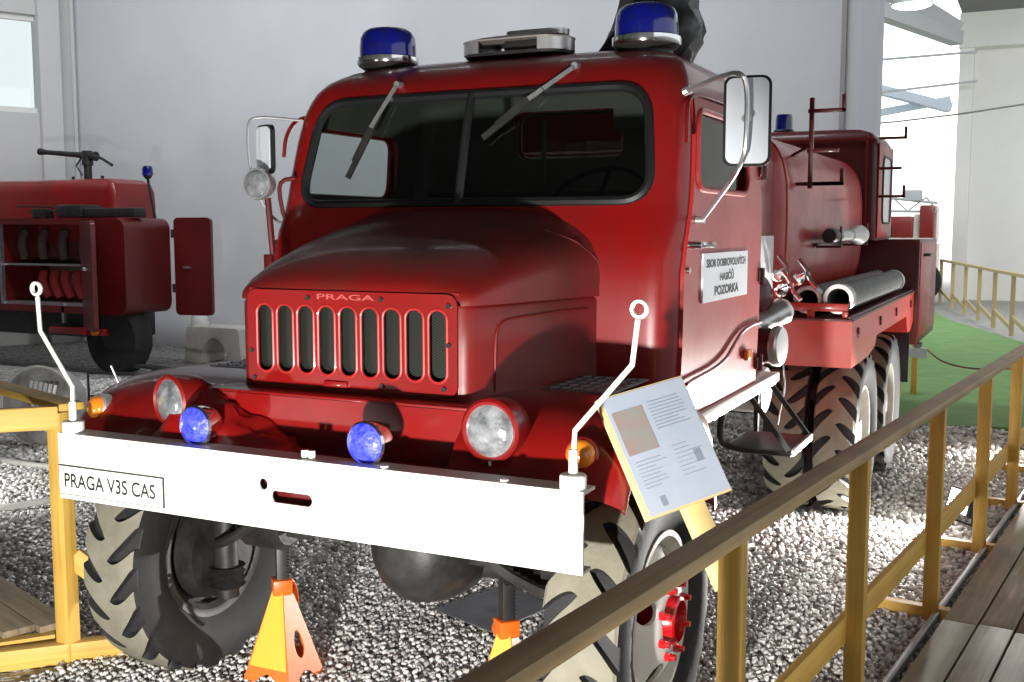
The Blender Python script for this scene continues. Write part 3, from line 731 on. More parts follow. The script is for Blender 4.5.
def wheel(x, y, s, kind):
    # s = +1: outer face toward +x
    o = bpy.data.objects.new('wheel', TM); C.objects.link(o); o.parent = TR; o.location = V((x, y, .485)) - V((0, 2.5, 0))
    o.rotation_euler = (random.uniform(0, 6), 0, 0) if s > 0 else (random.uniform(0, 6), 0, PI)
    if kind == 'front': o.scale = (1, .965, .965); o.location.z += .022
    def part(name, bm, m, ang=35):
        ms = m if isinstance(m, list) else [m]
        bmesh.ops.recalc_face_normals(bm, faces=bm.faces); me = bpy.data.meshes.new(name); bm.to_mesh(me); bm.free()
        for k in ms: me.materials.append(k)
        for p in me.polygons: p.use_smooth = True
        me.set_sharp_from_angle(angle=math.radians(ang)); q = bpy.data.objects.new(name, me); C.objects.link(q); q.parent = o; return q
    bm = NB()
    if kind == 'front':   # disc bulging outward
        lathe(bm, (0, 0, 0), (1, 0, 0), [(.262, -.085), (.275, -.09), (.275, -.08), (.245, -.075), (.235, 0), (.24, .065), (.262, .075), (.278, .088), (.278, .094), (.262, .094), (.25, .082), (.235, .07), (.228, .062), (.222, .072), (.20, .09), (.155, .115), (.12, .13), (.075, .13), (.07, .10), (.07, -.02), (.20, -.02), (.225, 0), (.235, -.05)], 48)
        bm.free(); bm = NB()
        lathe(bm, (0, 0, 0), (1, 0, 0), [(.262, -.085), (.278, -.09), (.278, -.082), (.25, -.075), (.238, 0), (.245, .066), (.262, .078), (.28, .09), (.28, .097), (.262, .097), (.25, .085), (.236, .072), (.229, .060), (.229, -.07), (.25, -.085)], 56, closed=True)
        rim = part('rim', bm, CREAM if x > 0 else GREASE)
        bm = NB(); lathe(bm, (0, 0, 0), (1, 0, 0), [(.229, .052), (.222, .066), (.20, .086), (.16, .108), (.13, .122), (.085, .124), (.083, .112), (.13, .11), (.2, .07), (.229, .044)], 56, closed=True)
        cut = NB()
        for k in range(4):
            a = PI / 4 + k * PI / 2
            cyl(cut, (0, .178 * math.cos(a), .178 * math.sin(a)), (.2, .178 * math.cos(a), .178 * math.sin(a)), .042, n=20)
        bm = boolean(bm, cut); part('wheel_disc', bm, [WHITE if x > 0 else GREASE])
        bm = NB(); cyl(bm, (-.03, 0, 0), (.04, 0, 0), .228, n=40); part('brake_drum', bm, REDL if x > 0 else GREASE)
        bm = NB(); lathe(bm, (0, 0, 0), (1, 0, 0), [(.084, .05), (.082, .12), (.074, .15), (.066, .155), (.06, .13), (.03, .13), (.002, .132)], 32); part('hub', bm, REDL)
        bm = NB(); rn = .116
    else:
        lathe(bm, (0, 0, 0), (1, 0, 0), [(.262, -.085), (.278, -.09), (.278, -.082), (.25, -.075), (.238, 0), (.245, .066), (.262, .078), (.28, .09), (.28, .097), (.262, .097), (.25, .085), (.236, .06), (.215, -.03), (.17, -.06), (.12, -.07), (.12, -.08), (.2, -.07), (.229, -.07), (.25, -.085)], 56, closed=True)
        rim = part('rim', bm, CREAM)
        bm = NB(); lathe(bm, (0, 0, 0), (1, 0, 0), [(.12, -.08), (.12, -.06), (.09, -.05), (.085, .06), (.07, .08), (.002, .085)], 32); part('hub', bm, DRED)
        rn = .145
    for k in range(8):
        a = 2 * PI * k / 8
        if kind == 'front':
            bm = NB(); c_ = V((0, rn * math.cos(a), rn * math.sin(a))); cyl(bm, c_ + V((.11, 0, 0)), c_ + V((.14, 0, 0)), .0145, n=6); cyl(bm, c_ + V((.138, 0, 0)), c_ + V((.155, 0, 0)), .010, n=10); part('wheel_nut', bm, REDL if x > 0 else GREASE)
    for q in o.children: q.rotation_euler.x = 0 if kind != 'front' else 0
    o['label'] = {'front': 'front wheel with white disc and red nuts' if x > 0 else 'front wheel seen from its dark inner side', 'rear': 'rear wheel with cream rim'}[kind]
wheel(.88, YA[0], 1, 'front'); wheel(-.88, YA[0], -1, 'front')
for ya in YA[1:]:
    for s in (-1, 1):
        wheel(s * .955, ya, s, 'rear'); wheel(s * .665, ya, -s, 'rear')

# ------------------------------------------------------------------ body behind the cab
bm = NB(); rs = []
def tank_ring(y, k=1):
    P = []
    W_, Z0, Z1 = .775 * k, 1.22, 2.23
    zc = (Z0 + Z1) / 2; hh = (Z1 - Z0) / 2 * k; n = 7
    for i in range(48):
        a = 2 * PI * i / 48; c, s = math.cos(a), math.sin(a)
        P.append((W_ * math.copysign(abs(c) ** (2 / n), c), y, zc + hh * math.copysign(abs(s) ** (2 / 3.4), s)))
    return P
for y, k in ((3.10, .9), (3.13, .97), (3.2, 1), (4.0, 1), (5.0, 1), (5.78, 1), (5.85, .98), (5.88, .92)): rs.append([bm.verts.new(p) for p in tank_ring(y, k)])
skin(bm, rs); cap(bm, rs[0][::-1]); cap(bm, rs[-1])
tk = obj('water_tank', bm, TANK, TR, ang=50)
bm = NB()
for y in (3.2, 5.72):
    tube(bm, tank_ring(y, 1.0)[:], .006, 6, closed=True)
obj_each('tank_band', bm, TANK, tk)
bm = NB(); box2(bm, (-.2, 3.6, 2.17), (.2, 4.1, 2.26), .02); cyl(bm, (0, 3.85, 2.25), (0, 3.85, 2.31), .19, n=28); obj('tank_hatch', bm, RED, tk)
bm = NB(); box2(bm, (-.74, 2.45, 1.2), (.73, 3.09, 2.09), .05); obj('pump_housing', bm, RED, TR)
bm = NB(); box2(bm, (-.5, 2.6, 2.05), (.5, 3.4, 2.30), .05); obj('pump_cover', bm, RED, TR)
bm = NB(); lathe(bm, (.70, 3.0, 2.07), (0, 1, 0), [(.02, -.006), (.035, -.006), (.035, .006), (.02, .006)], 16, closed=True); obj('lifting_eye', bm, RED, TR)
# perforated tread plate beside the pump
def perf_mat():
    m = bpy.data.materials.new('perforated_plate'); m.use_nodes = True; nt = m.node_tree; N = nt.nodes; L = nt.links; b = N['Principled BSDF']
    tc = N.new('ShaderNodeTexCoord'); mp = N.new('ShaderNodeMapping'); mp.inputs['Scale'].default_value = (22, 22, 22); L.new(tc.outputs['Object'], mp.inputs['Vector'])
    w = N.new('ShaderNodeTexVoronoi'); w.inputs['Scale'].default_value = 1; w.inputs['Randomness'].default_value = .15; L.new(mp.outputs['Vector'], w.inputs['Vector'])
    r = N.new('ShaderNodeValToRGB'); r.color_ramp.elements[0].position = .25; r.color_ramp.elements[1].position = .32; r.color_ramp.elements[0].color = (.25, .25, .25, 1); r.color_ramp.elements[1].color = (.72, .72, .72, 1)
    L.new(w.outputs['Distance'], r.inputs['Fac']); L.new(r.outputs['Color'], b.inputs['Base Color']); b.inputs['Metallic'].default_value = .4; b.inputs['Roughness'].default_value = .4; return m
bm = NB(); box2(bm, (.735, 2.50, 1.40), (.745, 3.04, 1.67), .003); obj('tread_panel', bm, perf_mat(), TR)
# lower pump bay and fittings
bm = NB(); box2(bm, (-.72, 2.35, 1.0), (.70, 3.1, 1.22), .01); obj('pump_bay', bm, SILVER, TR)
bm = NB(); cyl(bm, (.60, 2.66, 1.15), (.85, 2.62, 1.15), .085, n=28); pi_ = obj('suction_inlet', bm, DRED, TR)
bm = NB(); lathe(bm, (.85, 2.62, 1.15), (1, -.1, 0), [(.095, 0), (.098, .01), (.098, .03), (.088, .042), (.06, .045), (.003, .045)], 32); obj('inlet_cap', bm, ALU, pi_)
bm = NB(); tube(bm, [(.90, 2.6, 1.07), (.91, 2.62, .95), (.86, 2.75, .82), (.84, 2.8, .74)], .004, 6, sm=2); obj('cap_chain', bm, STEEL, pi_)
bm = NB(); lathe(bm, (.72, 2.72, 1.38), (1, -.3, .2), [(.05, -.05), (.09, -.02), (.10, .02), (.09, .06), (.04, .09)], 28); obj('valve_body', bm, DRED, TR)
bm = NB(); a_ = V((.72, 2.62, 1.22)); b2 = V((.90, 2.86, 1.34)); dd = (b2 - a_).normalized()
lathe(bm, a_, dd, [(.05, 0), (.055, .03), (.048, .05), (.055, .07), (.06, .09), (.05, .12), (.058, .15), (.064, .17), (.06, .2), (.066, .23), (.05, .26)], 24)
obj('hose_coupling', bm, ALU, TR)
for i, (x, y, z) in enumerate(((.76, 2.95, 1.47), (.84, 3.05, 1.45), (.80, 2.85, 1.40))):
    bm = NB(); cyl(bm, (x, y, z), (x + .07, y - .03, z + .03), .012, n=10); tube(bm, [(x + .03, y, z + .1), (x + .075, y - .01, z + .05), (x + .09, y - .02, z + .0), (x + .13, y - .03, z - .04)], .012, 8, sm=2); lathe(bm, (x + .03, y, z), (0, 1, .3), [(.018, -.02), (.03, -.01), (.03, .02), (.018, .03)], 16)
    obj('valve_lever', bm, CHROME, TR)
bm = NB(); lathe(bm, (.60, 2.66, .93), (1, 0, 0), [(.02, -.02), (.08, 0), (.108, .03), (.112, .06), (.112, .2), (.108, .21), (.06, .225), (.003, .23)], 36); box2(bm, (.45, 2.5, .80), (.6, 2.8, 1.02)); obj('air_tank', bm, SILVER, TR)
bm = NB(); box2(bm, (.60, 2.42, .80), (.62, 2.50, 1.0)); box2(bm, (.80, 2.46, .76), (.82, 2.48, 1.02)); obj_each('tank_bracket', bm, BLACK, TR)

# side locker trays above the rear wheels ----------------------------------
for s in (-1, 1):
    side = [(3.40, .965), (4.02, .965), (4.30, 1.0), (4.36, 1.06), (5.95, 1.06), (6.05, .93), (6.25, .93), (6.45, 1.0), (6.45, 1.215), (3.40, 1.215)]
    bm = NB(); prism(bm, side, (s * .52, 0, 0), (0, 1, 0), (0, 0, 1), (s * .57, 0, 0))
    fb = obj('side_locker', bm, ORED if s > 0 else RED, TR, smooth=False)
    bm = NB(); box2(bm, (s * .53, 3.38, 1.215), (s * 1.10, 6.44, 1.228), .003); box2(bm, (s * 1.06, 3.40, 1.228), (s * 1.085, 6.4, 1.24), .002); obj('locker_top', bm, DRED, fb)
    bm = NB()
    for y in (3.6, 4.5, 5.3, 6.2): cyl(bm, (s * 1.088, y, 1.15), (s * 1.10, y, 1.15), .018, n=10); box2(bm, (s * 1.09, y - .006, 1.11), (s * 1.10, y + .006, 1.15))
    obj('locker_latch', bm, DRED, fb)
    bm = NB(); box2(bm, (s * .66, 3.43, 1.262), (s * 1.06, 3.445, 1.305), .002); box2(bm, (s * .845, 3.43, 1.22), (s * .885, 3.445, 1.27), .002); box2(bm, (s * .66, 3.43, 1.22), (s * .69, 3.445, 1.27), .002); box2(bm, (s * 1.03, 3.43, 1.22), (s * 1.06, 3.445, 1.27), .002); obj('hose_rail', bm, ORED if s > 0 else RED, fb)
    bm = NB(); box2(bm, (s * .58, 6.30, .52), (s * 1.08, 6.32, .97), .004); obj('mud_flap', bm, SEAL, TR)
bm = NB(); box2(bm, (-.5, 3.1, .98), (.5, 6.4, 1.215)); obj('body_subframe', bm, BLACK, TR)

# upper rear cabin -----------------------------------------------------------
bm = NB(); rs = []
UC = [(1.62, .855), (1.66, .86), (2.30, .855), (2.36, .845), (2.41, .81), (2.44, .74), (2.452, .6)]
for z, w in UC:
    P = rrect(-w, w, 5.9 + (.86 - w) * .5, 6.75 - (.86 - w) * .5, .05, 5); rs.append([bm.verts.new((x, y, z)) for x, y in P])
skin(bm, rs); cap(bm, rs[0][::-1]); cap(bm, rs[-1]); uc = obj('rear_cabin', bm, DRED, TR)
bm = NB(); box2(bm, (.855, 5.93, 1.64), (.866, 6.72, 2.34), .004); obj('cabin_side_panel', bm, TANK, uc)  # lighter red puts the light falling on this side into its colour
bm = NB(); tube(bm, dens([(.868, y, z) for y, z in rrect(6.12, 6.58, 1.75, 2.25, .08)]), .010, 6, closed=True); obj('oval_window_seal', bm, SEAL, uc)
bm = NB(); P = [bm.verts.new((.869, y, z)) for y, z in rrect(6.12, 6.58, 1.75, 2.25, .08)]; cap(bm, P); obj('oval_window_pane', bm, mat('pale_window', (.7, .74, .76), .15, coat=.5), uc)
bm = NB(); box2(bm, (-.85, 5.885, 2.36), (.83, 5.9, 2.375), .003); box2(bm, (.77, 5.885, 1.7), (.785, 5.9, 2.4), .003); obj('cabin_bead', bm, RED, uc)
bm = NB(); box2(bm, (-1.12, 6.45, .80), (1.12, 7.85, 1.625), .012); lc = obj('rear_locker', bm, DRED, TR)
bm = NB(); box2(bm, (1.12, 6.49, .86), (1.128, 7.8, 1.60), .003); obj('locker_door', bm, TANK, lc)  # lit side by colour: lighter red than the locker front
bm = NB(); cyl(bm, (1.128, 6.7, 1.5), (1.17, 6.7, 1.5), .012); cyl(bm, (1.165, 6.7, 1.5), (1.165, 6.85, 1.5), .01); box2(bm, (1.1, 6.5, .77), (1.14, 6.7, .80)); obj('locker_handle', bm, BLACK, lc)
bm = NB(); lathe(bm, (.10, 6.2, 2.45), (0, 0, 1), [(.075, 0), (.08, .02), (.075, .03)], 24); b_ = obj('small_beacon', bm, BLACK, TR)
bm = NB(); lathe(bm, (.10, 6.2, 2.478), (0, 0, 1), [(.068, 0), (.066, .08), (.06, .12), (.003, .128)], 28); obj('beacon_dome', bm, BLUE, b_)

# ladder hooks on tank and cabin
for y0, x0, tops in ((3.45, .84, (2.33, 2.12, 1.945)), (5.95, .875, (2.37, 2.15, 1.945))):
    bm = NB()
    xo = x0 + .175
    if y0 < 4:
        box2(bm, (x0 - .012, y0 - .012, 1.92), (x0 + .012, y0 + .012, 2.40), .002)
        box2(bm, (x0 - .21, y0 - .01, 1.935), (xo, y0 + .01, 1.955), .002); bar(bm, (x0, y0, 2.15), (x0 - .16, y0 + .1, 2.08), .02, .014)
    for i, z in enumerate(tops):
        if y0 > 4: bm = NB()
        box2(bm, (x0 - .02, y0 - .01, z - .01), (xo - (.03 if i == 1 else 0), y0 + .01, z + .01), .002)
        if i != 1: box2(bm, (xo - .02, y0 - .01, z - .01), (xo, y0 + .01, z + .08), .002)
        if y0 > 4: obj('ladder_hook', bm, DRED, TR)
    if y0 < 4: obj('ladder_bracket', bm, DRED, TR)
# nozzle bracket
bm = NB(); box2(bm, (.77, 3.95, 1.60), (.80, 5.0, 1.62), .003); tube(bm, [(.78, 4.0, 1.6), (.92, 4.0, 1.6), (.92, 4.0, 1.72)], .008, 6); tube(bm, [(.78, 4.95, 1.6), (.93, 4.95, 1.6), (.93, 4.95, 1.74)], .008, 6); obj('nozzle_bracket', bm, DRED, TR)

# black garment over the roof behind the right beacon
bm = NB(); rs = []
for z, x0, x1, y0, y1 in ((2.405, .215, .60, 1.80, 2.10), (2.45, .235, .63, 1.80, 2.10), (2.49, .26, .655, 1.80, 2.10), (2.53, .285, .665, 1.80, 2.10), (2.58, .31, .655, 1.81, 2.09), (2.62, .325, .63, 1.81, 2.09), (2.66, .335, .64, 1.80, 2.08), (2.74, .34, .645, 1.80, 2.08), (2.85, .34, .645, 1.80, 2.08)):
    P = rrect(x0, x1, y0, y1, .1, 5); rs.append([bm.verts.new((x + .010 * math.sin(9 * i + z * 40), y + .012 * math.sin(5 * i + z * 23), z)) for i, (x, y) in enumerate(P)])
skin(bm, rs); cap(bm, rs[0][::-1]); cap(bm, rs[-1])
rs = []
gar = obj('leather_coat', bm, BLKCLOTH, None, ang=80); tag(gar, 'crumpled black leather coat on the cab roof behind the right-hand blue beacon', 'coat')

# ------------------------------------------------------------------ loose gear on the truck
def hose(name, p, q, r, label, sag=0):
    t = thing(name, label, 'hose', tuple(V(p)), 0, None)
    p = V(p); q = V(q); d = (q - p).normalized(); L = (q - p).length; bm = NB()
    prof = [(r * .80, .012), (r * .80, 0), (r * 1.0, 0)]
    h = 0
    while h < L: prof += [(r, h), (r * 1.05, h + .012)]; h += .03
    prof += [(r, L), (r * .8, L), (r * .8, L - .3), (r * .75, .3)]
    lathe(bm, p, d, prof, 32, closed=True); obj('hose_body', bm, GREYC, t)
    for a in (0, L - .12):
        bm = NB(); lathe(bm, p + d * a, d, [(r * .82, -.01), (r * 1.12, -.01), (r * 1.16, .01), (r * 1.1, .05), (r * 1.1, .1), (r * .82, .1)], 32, closed=True); obj('coupling', bm, STEEL, t)
    return t
hose('suction_hose', (.995, 3.52, 1.325), (1.0, 5.9, 1.325), .072, 'ribbed grey suction hose nearest the edge of the orange locker top')
hose('suction_hose', (.835, 3.50, 1.318), (.84, 6.2, 1.318), .068, 'ribbed grey suction hose lying between the outer hose and the red tank')
t = thing('branch_nozzle', 'silver hose nozzle hanging on the side of the red tank', 'nozzle', (.88, 4.0, 1.66))
bm = NB(); lathe(bm, (.88, 4.0, 1.665), (0, 1, 0), [(.03, .12), (.038, .13), (.032, .16), (.032, .55), (.04, .56), (.04, .6), (.032, .61), (.045, .75), (.062, .84), (.066, .95), (.058, .98), (.003, .985)], 28); obj('nozzle_barrel', bm, SILVER, t)
bm = NB(); lathe(bm, (.88, 3.85, 1.665), (0, 1, 0), [(.038, 0), (.045, .02), (.045, .1), (.03, .28)], 24); obj('rubber_tip', bm, BLACK, t)

# ------------------------------------------------------------------ jack stands
def jack():
    t = thing('jack_stand', 'orange axle stand with yellow sticker, under the bumper left of centre', 'jack stand', (0, 0, 0))
    bm = NB(); H = .345; R0 = .155; R1 = .036
    for k in range(4):
        a0 = PI / 2 * k; a1 = a0 + PI / 2
        b0 = V((R0 * math.cos(a0), R0 * math.sin(a0), 0)); b1 = V((R0 * math.cos(a1), R0 * math.sin(a1), 0)); t0 = V((R1 * math.cos(a0), R1 * math.sin(a0), H)); t1 = V((R1 * math.cos(a1), R1 * math.sin(a1), H))
        def Q(u, v): return b0.lerp(b1, u).lerp(t0.lerp(t1, u), v)
        outl = [(0, 0), (.25, 0), (.34, .10), (.5, .14), (.66, .10), (.75, 0), (1, 0), (1, .5), (1, 1), (0, 1), (0, .5)]
        hole = [(.5 + .17 * math.cos(x), .38 + .13 * math.sin(x)) for x in [PI * 2 * i / 10 for i in range(10)]]
        nrm = (b1 - b0).cross(t0 - b0).normalized()
        # grid with hole: ring faces between outline and hole
        def ringpts(P, n=40):
            out = []; segs = [(V((*P[i], 0)), V((*P[(i + 1) % len(P)], 0))) for i in range(len(P))]; tot = sum((b - a).length for a, b in segs); 
            for k2 in range(n):
                d = tot * k2 / n
                for a, b in segs:
                    l = (b - a).length
                    if d <= l: out.append(a.lerp(b, d / l)); break
                    d -= l
            return out
        import cmath
        O = []; I = []
        for i in range(40):
            an = 2 * PI * i / 40 - 2.2; dr = V((math.cos(an), math.sin(an) , 0)); c0 = V((.5, .42, 0))
            # ray to outline
            best = 9
            for j in range(len(outl)):
                p = V((*outl[j], 0)) - c0; q = V((*outl[(j + 1) % len(outl)], 0)) - c0; e = q - p
                den = dr.x * e.y - dr.y * e.x
                if abs(den) < 1e-9: continue
                tt = (p.x * e.y - p.y * e.x) / den; ss = (p.x * dr.y - p.y * dr.x) / den
                if tt > 0 and -1e-6 <= ss <= 1 + 1e-6: best = min(best, tt)
            O.append(c0 + dr * best); I.append(c0 + V((dr.x * .17, dr.y * .15, 0)))
        for off in (V((0, 0, 0)), -nrm * .004):
            A = [bm.verts.new(Q(p.x, p.y) + off) for p in O]; B_ = [bm.verts.new(Q(p.x, p.y) + off) for p in I]; skin(bm, [A, B_])
            if off.length == 0: A0, B0 = A, B_
            else: skin(bm, [A0, A]); skin(bm, [B0, B_])
    obj('stand_base', bm, ORANGE, t, fix=True)
    bm = NB(); cyl(bm, (0, 0, .1), (0, 0, .39), .03, n=16); box2(bm, (-.036, -.036, .33), (.036, .036, .39), .006); obj('stand_collar', bm, ORANGE, t)
    bm = NB(); box2(bm, (-.02, -.02, .12), (.02, .02, .58), .003)
    for i in range(14): box2(bm, (.018, -.014, .39 + i * .013), (.028, .014, .397 + i * .013))
    box2(bm, (-.05, -.03, .575), (.05, .03, .595), .004); box2(bm, (-.05, -.03, .59), (-.036, .03, .61), .003); box2(bm, (.036, -.03, .59), (.05, .03, .61), .003); obj('ratchet_post', bm, BLACK, t)
    bm = NB(); tube(bm, [(.0, .03, .35), (.02, .06, .37), (.06, .09, .34), (.07, .10, .25), (.06, .11, .22)], .009, 8, sm=2); lathe(bm, (0, .03, .34), (0, 1, 0), [(.03, 0), (.034, .01), (.03, .03)], 16); obj('ratchet_lever', bm, ORANGE, t)
    # sticker on the face between a0=270° and 180°
    a0, a1 = -PI / 2, -PI
    b0 = V((R0 * math.cos(a0), R0 * math.sin(a0), 0)); b1 = V((R0 * math.cos(a1), R0 * math.sin(a1), 0)); t0 = V((R1 * math.cos(a0), R1 * math.sin(a0), H)); t1 = V((R1 * math.cos(a1), R1 * math.sin(a1), H))
    nrm = (b1 - b0).cross(t0 - b0).normalized()
    if nrm.dot(b0 + b1) < 0: nrm = -nrm
    Q = lambda u, v: b0.lerp(b1, u).lerp(t0.lerp(t1, u), v) + nrm * .002
    bm = NB(); cap(bm, [bm.verts.new(Q(*p)) for p in ((.04, .2), (.96, .2), (.96, 1), (.04, 1))]); obj('yellow_sticker', bm, YEL, t, smooth=False)
    return t
j0 = jack()
j1 = copy_tree(j0)
ang0 = math.atan2(CP.y - .66, CP.x + .55)
j0.location = (-.55, .66, 0); j0.rotation_euler.z = ang0 + PI / 2 + .12
j1.location = (.405, .648, 0); j1.rotation_euler.z = ang0 + PI / 2 + .2
j1['label'] = 'orange axle stand half hidden behind the handrail at the bottom centre'
for j in (j0, j1): j['group'] = 'axle stands under the front axle'

bm = NB(); prism(bm, [(-.37, 1.50), (-.02, 1.37), (.09, 1.80), (-.25, 1.93)], (0, 0, .02), (1, 0, 0), (0, 1, 0), (0, 0, .006)); tag(obj('drip_plate', bm, SHEET, None, smooth=False), 'flat grey metal sheet lying on the gravel under the front of the truck', 'metal sheet')

# ------------------------------------------------------------------ wooden fence on the right
DV = V((.118, .993, 0)).normalized(); NV = V((DV.y, -DV.x, 0))   # NV points toward the walkway
def fp(y, off=0, z=0):  # point along rail centre line
    p = V((1.328 + .119 * y, y, z)); return p + NV * off
FN = thing('handrail_fence', 'yellow pine handrail fence with weathered brown top rail running along the right-hand walkway', 'fence', tuple(fp(0)))
bm = NB(); bar(bm, fp(-2.6, 0, .9625), fp(9.5, 0, .9625), .072, .036, bev=.004); obj('top_rail', bm, RW, FN, label='weathered brown top rail')
bm = NB(); bar(bm, fp(-2.6, -.038, .35), fp(9.5, -.038, .35), .026, .095, bev=.003); obj('lower_rail', bm, YW, FN)
for y in (-1.2, .035, 1.17, 2.38, 3.53, 4.6, 5.7, 6.8, 7.9, 9.1):
    bm = NB(); bar(bm, fp(y, 0, -.02), fp(y, 0, .9445), .062, .045, up=DV, bev=.003); obj('post', bm, YW, FN)
    bm = NB(); bar(bm, fp(y + .04, -.26, .03), fp(y + .04, .08, .03), .05, .05); obj('ground_stub', bm, YW, FN)

# walkway deck
bm = NB(); Wd = .128
E0 = V((1.455, 0, 0))
for i in range(11):
    off = .01 + i * (Wd + .008)
    y = -4.0
    cuts = [-4.2, -1.9 + .9 * (i % 2), 2.1 + (.02 if i % 2 else .0), 5.3 - (i % 2) * .5, 9.6]
    for a, b in zip(cuts, cuts[1:]):
        p = V((1.425 + .118 * a, a, .103)) + NV * (off + Wd / 2); q = V((1.425 + .118 * b, b, .103)) + NV * (off + Wd / 2)
        bar(bm, p + DV * .003, q - DV * .003, Wd, .026, bev=.003)
dk = obj('deck_planks', bm, DW, None); tag(dk, 'weathered grey-brown plank walkway at the lower right beside the handrail', 'walkway')
bm = NB()
for y in (-3, -1, 1, 2.1, 3.2, 5.2, 7.2, 9.2): bar(bm, V((1.5 + .118 * y, y, .045)), V((1.5 + .118 * y, y, .045)) + NV * 1.4, .09, .085)
dj = obj('deck_joist', bm, YW, dk, smooth=False)
bm = NB(); tube(bm, [V((1.352 + .119 * y, y, .035)) for y in (-1, 0, 1, 2.2, 3.3, 5, 7)], .016, 10); tag(obj('conduit_pipe', bm, SILVER, None), 'thin grey conduit pipe running on the ground beside the walkway', 'pipe')

# floodlights standing by the fence
def flood(loc, aim, label):
    t = thing('floodlight', label, 'floodlight', loc, 0, 'floodlights aimed at the truck')
    M = (V(aim) - V(loc)).normalized(); x = M.cross(V((0, 0, 1))).normalized(); z = x.cross(M); B = Matrix((x, M, z)).transposed(); c = V(loc) + V((0, 0, .125))
    bm = NB(); box(bm, c, (.19, .055, .15), B, .008)
    for i in range(6): box(bm, c + B @ V((-.075 + i * .03, -.035, 0)), (.006, .03, .13), B)
    obj('lamp_housing', bm, BLACK, t)
    bm = NB(); box(bm, c + B @ V((0, .0285, 0)), (.165, .004, .125), B); obj('lamp_lens', bm, LAMPON, t)
    bm = NB(); tube(bm, [c + B @ V((-.10, 0, 0)), c + B @ V((-.10, -.02, -.11)), c + B @ V((.10, -.02, -.11)), c + B @ V((.10, 0, 0))], .006, 6); obj('lamp_yoke', bm, BLACK, t)
    return c, M
def spot(name, p, aim, e, size=70, col=(1, .98, .94), rad=.05, blend=.5):
    l = bpy.data.lights.new(name, 'SPOT'); l.energy = e; l.spot_size = math.radians(size); l.spot_blend = blend; l.color = col; l.shadow_soft_size = rad
    o = bpy.data.objects.new(name, l); C.objects.link(o); o.location = p; o.rotation_euler = (V(aim) - V(p)).to_track_quat('-Z', 'Y').to_euler(); return o
c, M = flood((1.63, 4.10, .012), (-.6, 2.2, .9), 'black floodlight with glowing white face beside the handrail posts at the right')
spot('flood_right', c + M * .07, (-.4, 1.9, .45), 680, 92)
c, M = flood((1.98, 6.5, .012), (.7, 5.0, .7), 'small lit floodlight farther back along the handrail, cut by the right picture edge')
spot('flood_far', c + M * .05, (.9, 5.2, .6), 150, 110)
spot('flood_near', (1.04, -2.35, .56), (-.15, .4, .66), 820, 72, blend=.35)
spot('flood_left', (-1.6, -2.6, .3), (-1.05, .5, .75), 130, 48)

# ------------------------------------------------------------------ information board
bm = NB()
CN = [V((.887, .25, 1.23)), V((1.049, .498, 1.277)), V((1.221, .444, .965)), V((1.059, .196, .919))]   # TL TR BR BL
tl, tr, br, bl = CN; U = (tr - tl).normalized(); Vv = (bl - tl); Vv = (Vv - U * Vv.dot(U)).normalized(); Nn = U.cross(Vv).normalized()
if Nn.dot(CP - tl) < 0: Nn = -Nn
Wp = (tr - tl).length; Hp = (bl - tl).length
IB = thing('information_board', 'tilted laminated information sheet on a pine board, mounted above the handrail', 'information board', tuple(tl))
P2 = lambda u, v, n=0: tl + U * (u * Wp) + Vv * (v * Hp) + Nn * n
prism(bm, [(0, 0), (Wp, 0), (Wp, Hp), (0, Hp)], tl, U, Vv, -Nn * .022); obj('board', bm, mat('pale_pine', (.72, .56, .26), .5), IB, smooth=False)
bm = NB(); prism(bm, [(.008, .004), (Wp - .003, .004), (Wp - .003, Hp - .006), (.008, Hp - .006)], tl + Nn * .001, U, Vv, Nn * .001); obj('sheet', bm, PAPER, IB, smooth=False)
bm = NB()
def rct(u0, v0, u1, v1, n=.003, mi=0): 
    f = bm.faces.new([bm.verts.new(P2(u, v, n)) for u, v in ((u0, v0), (u1, v0), (u1, v1), (u0, v1))]); f.material_index = mi
rct(.07, .14, .42, .50); obj('picture', bm, PHOTO, IB, smooth=False, fix=False)
bm = NB(); rnd = random.Random(5)
for i in range(9): rct(.48, .13 + i * .028, .48 + .42 * rnd.uniform(.7, 1), .136 + i * .028)
for i in range(8): rct(.10, .56 + i * .03, .10 + .36 * rnd.uniform(.5, 1), .564 + i * .03)
for i in range(8): rct(.55, .52 + i * .035, .55 + .35 * rnd.uniform(.4, 1), .524 + i * .035)
rct(.20, .86, .26, .94); rct(.76, .60, .84, .70)
obj('printed_lines', bm, PRINT, IB, smooth=False, fix=False)
pc = P2(.62, .55, -.022)
bm = NB(); pc = P2(.60, .5, -.041); bar(bm, pc, pc + Vv * .42, .07, .035, up=Nn, bev=.003); obj('stake', bm, mat('pale_pine_stake', (.74, .56, .24), .5), IB)

# ------------------------------------------------------------------ fence and deck at the left
LF = thing('corner_fence', 'yellow pine corner fence post with two rails at the left edge', 'fence', (-1.42, .42, 0))
bm = NB(); bar(bm, (-1.42, .42, -.02), (-1.42, .42, 1.0), .07, .06, up=(0, 1, 0), bev=.003); obj('post', bm, YW, LF)
bm = NB(); bar(bm, (-1.385, .455, 1.015), (-2.6, .87, 1.015), .10, .03, bev=.003); obj('top_rail', bm, YW, LF, label='rail going away to the left')
bm = NB(); bar(bm, (-1.40, .40, .98), (-1.72, .10, .98), .03, .09, bev=.003); bar(bm, (-1.40, .40, .98), (-2.4, -.6, .98), .03, .085, bev=.003); obj('front_rail', bm, YW, LF)
bm = NB(); bar(bm, (-1.40, .44, .42), (-1.10, .66, .08), .03, .08, bev=.003); obj('brace', bm, YW, LF)
bm = NB(); bar(bm, (-1.75, .06, .04), (-1.12, .72, .04), .06, .08, bev=.003); obj('ground_sill', bm, YW, LF)
bm = NB()
u = V((-.94, .33, 0)).normalized(); v = V((.33, .94, 0))
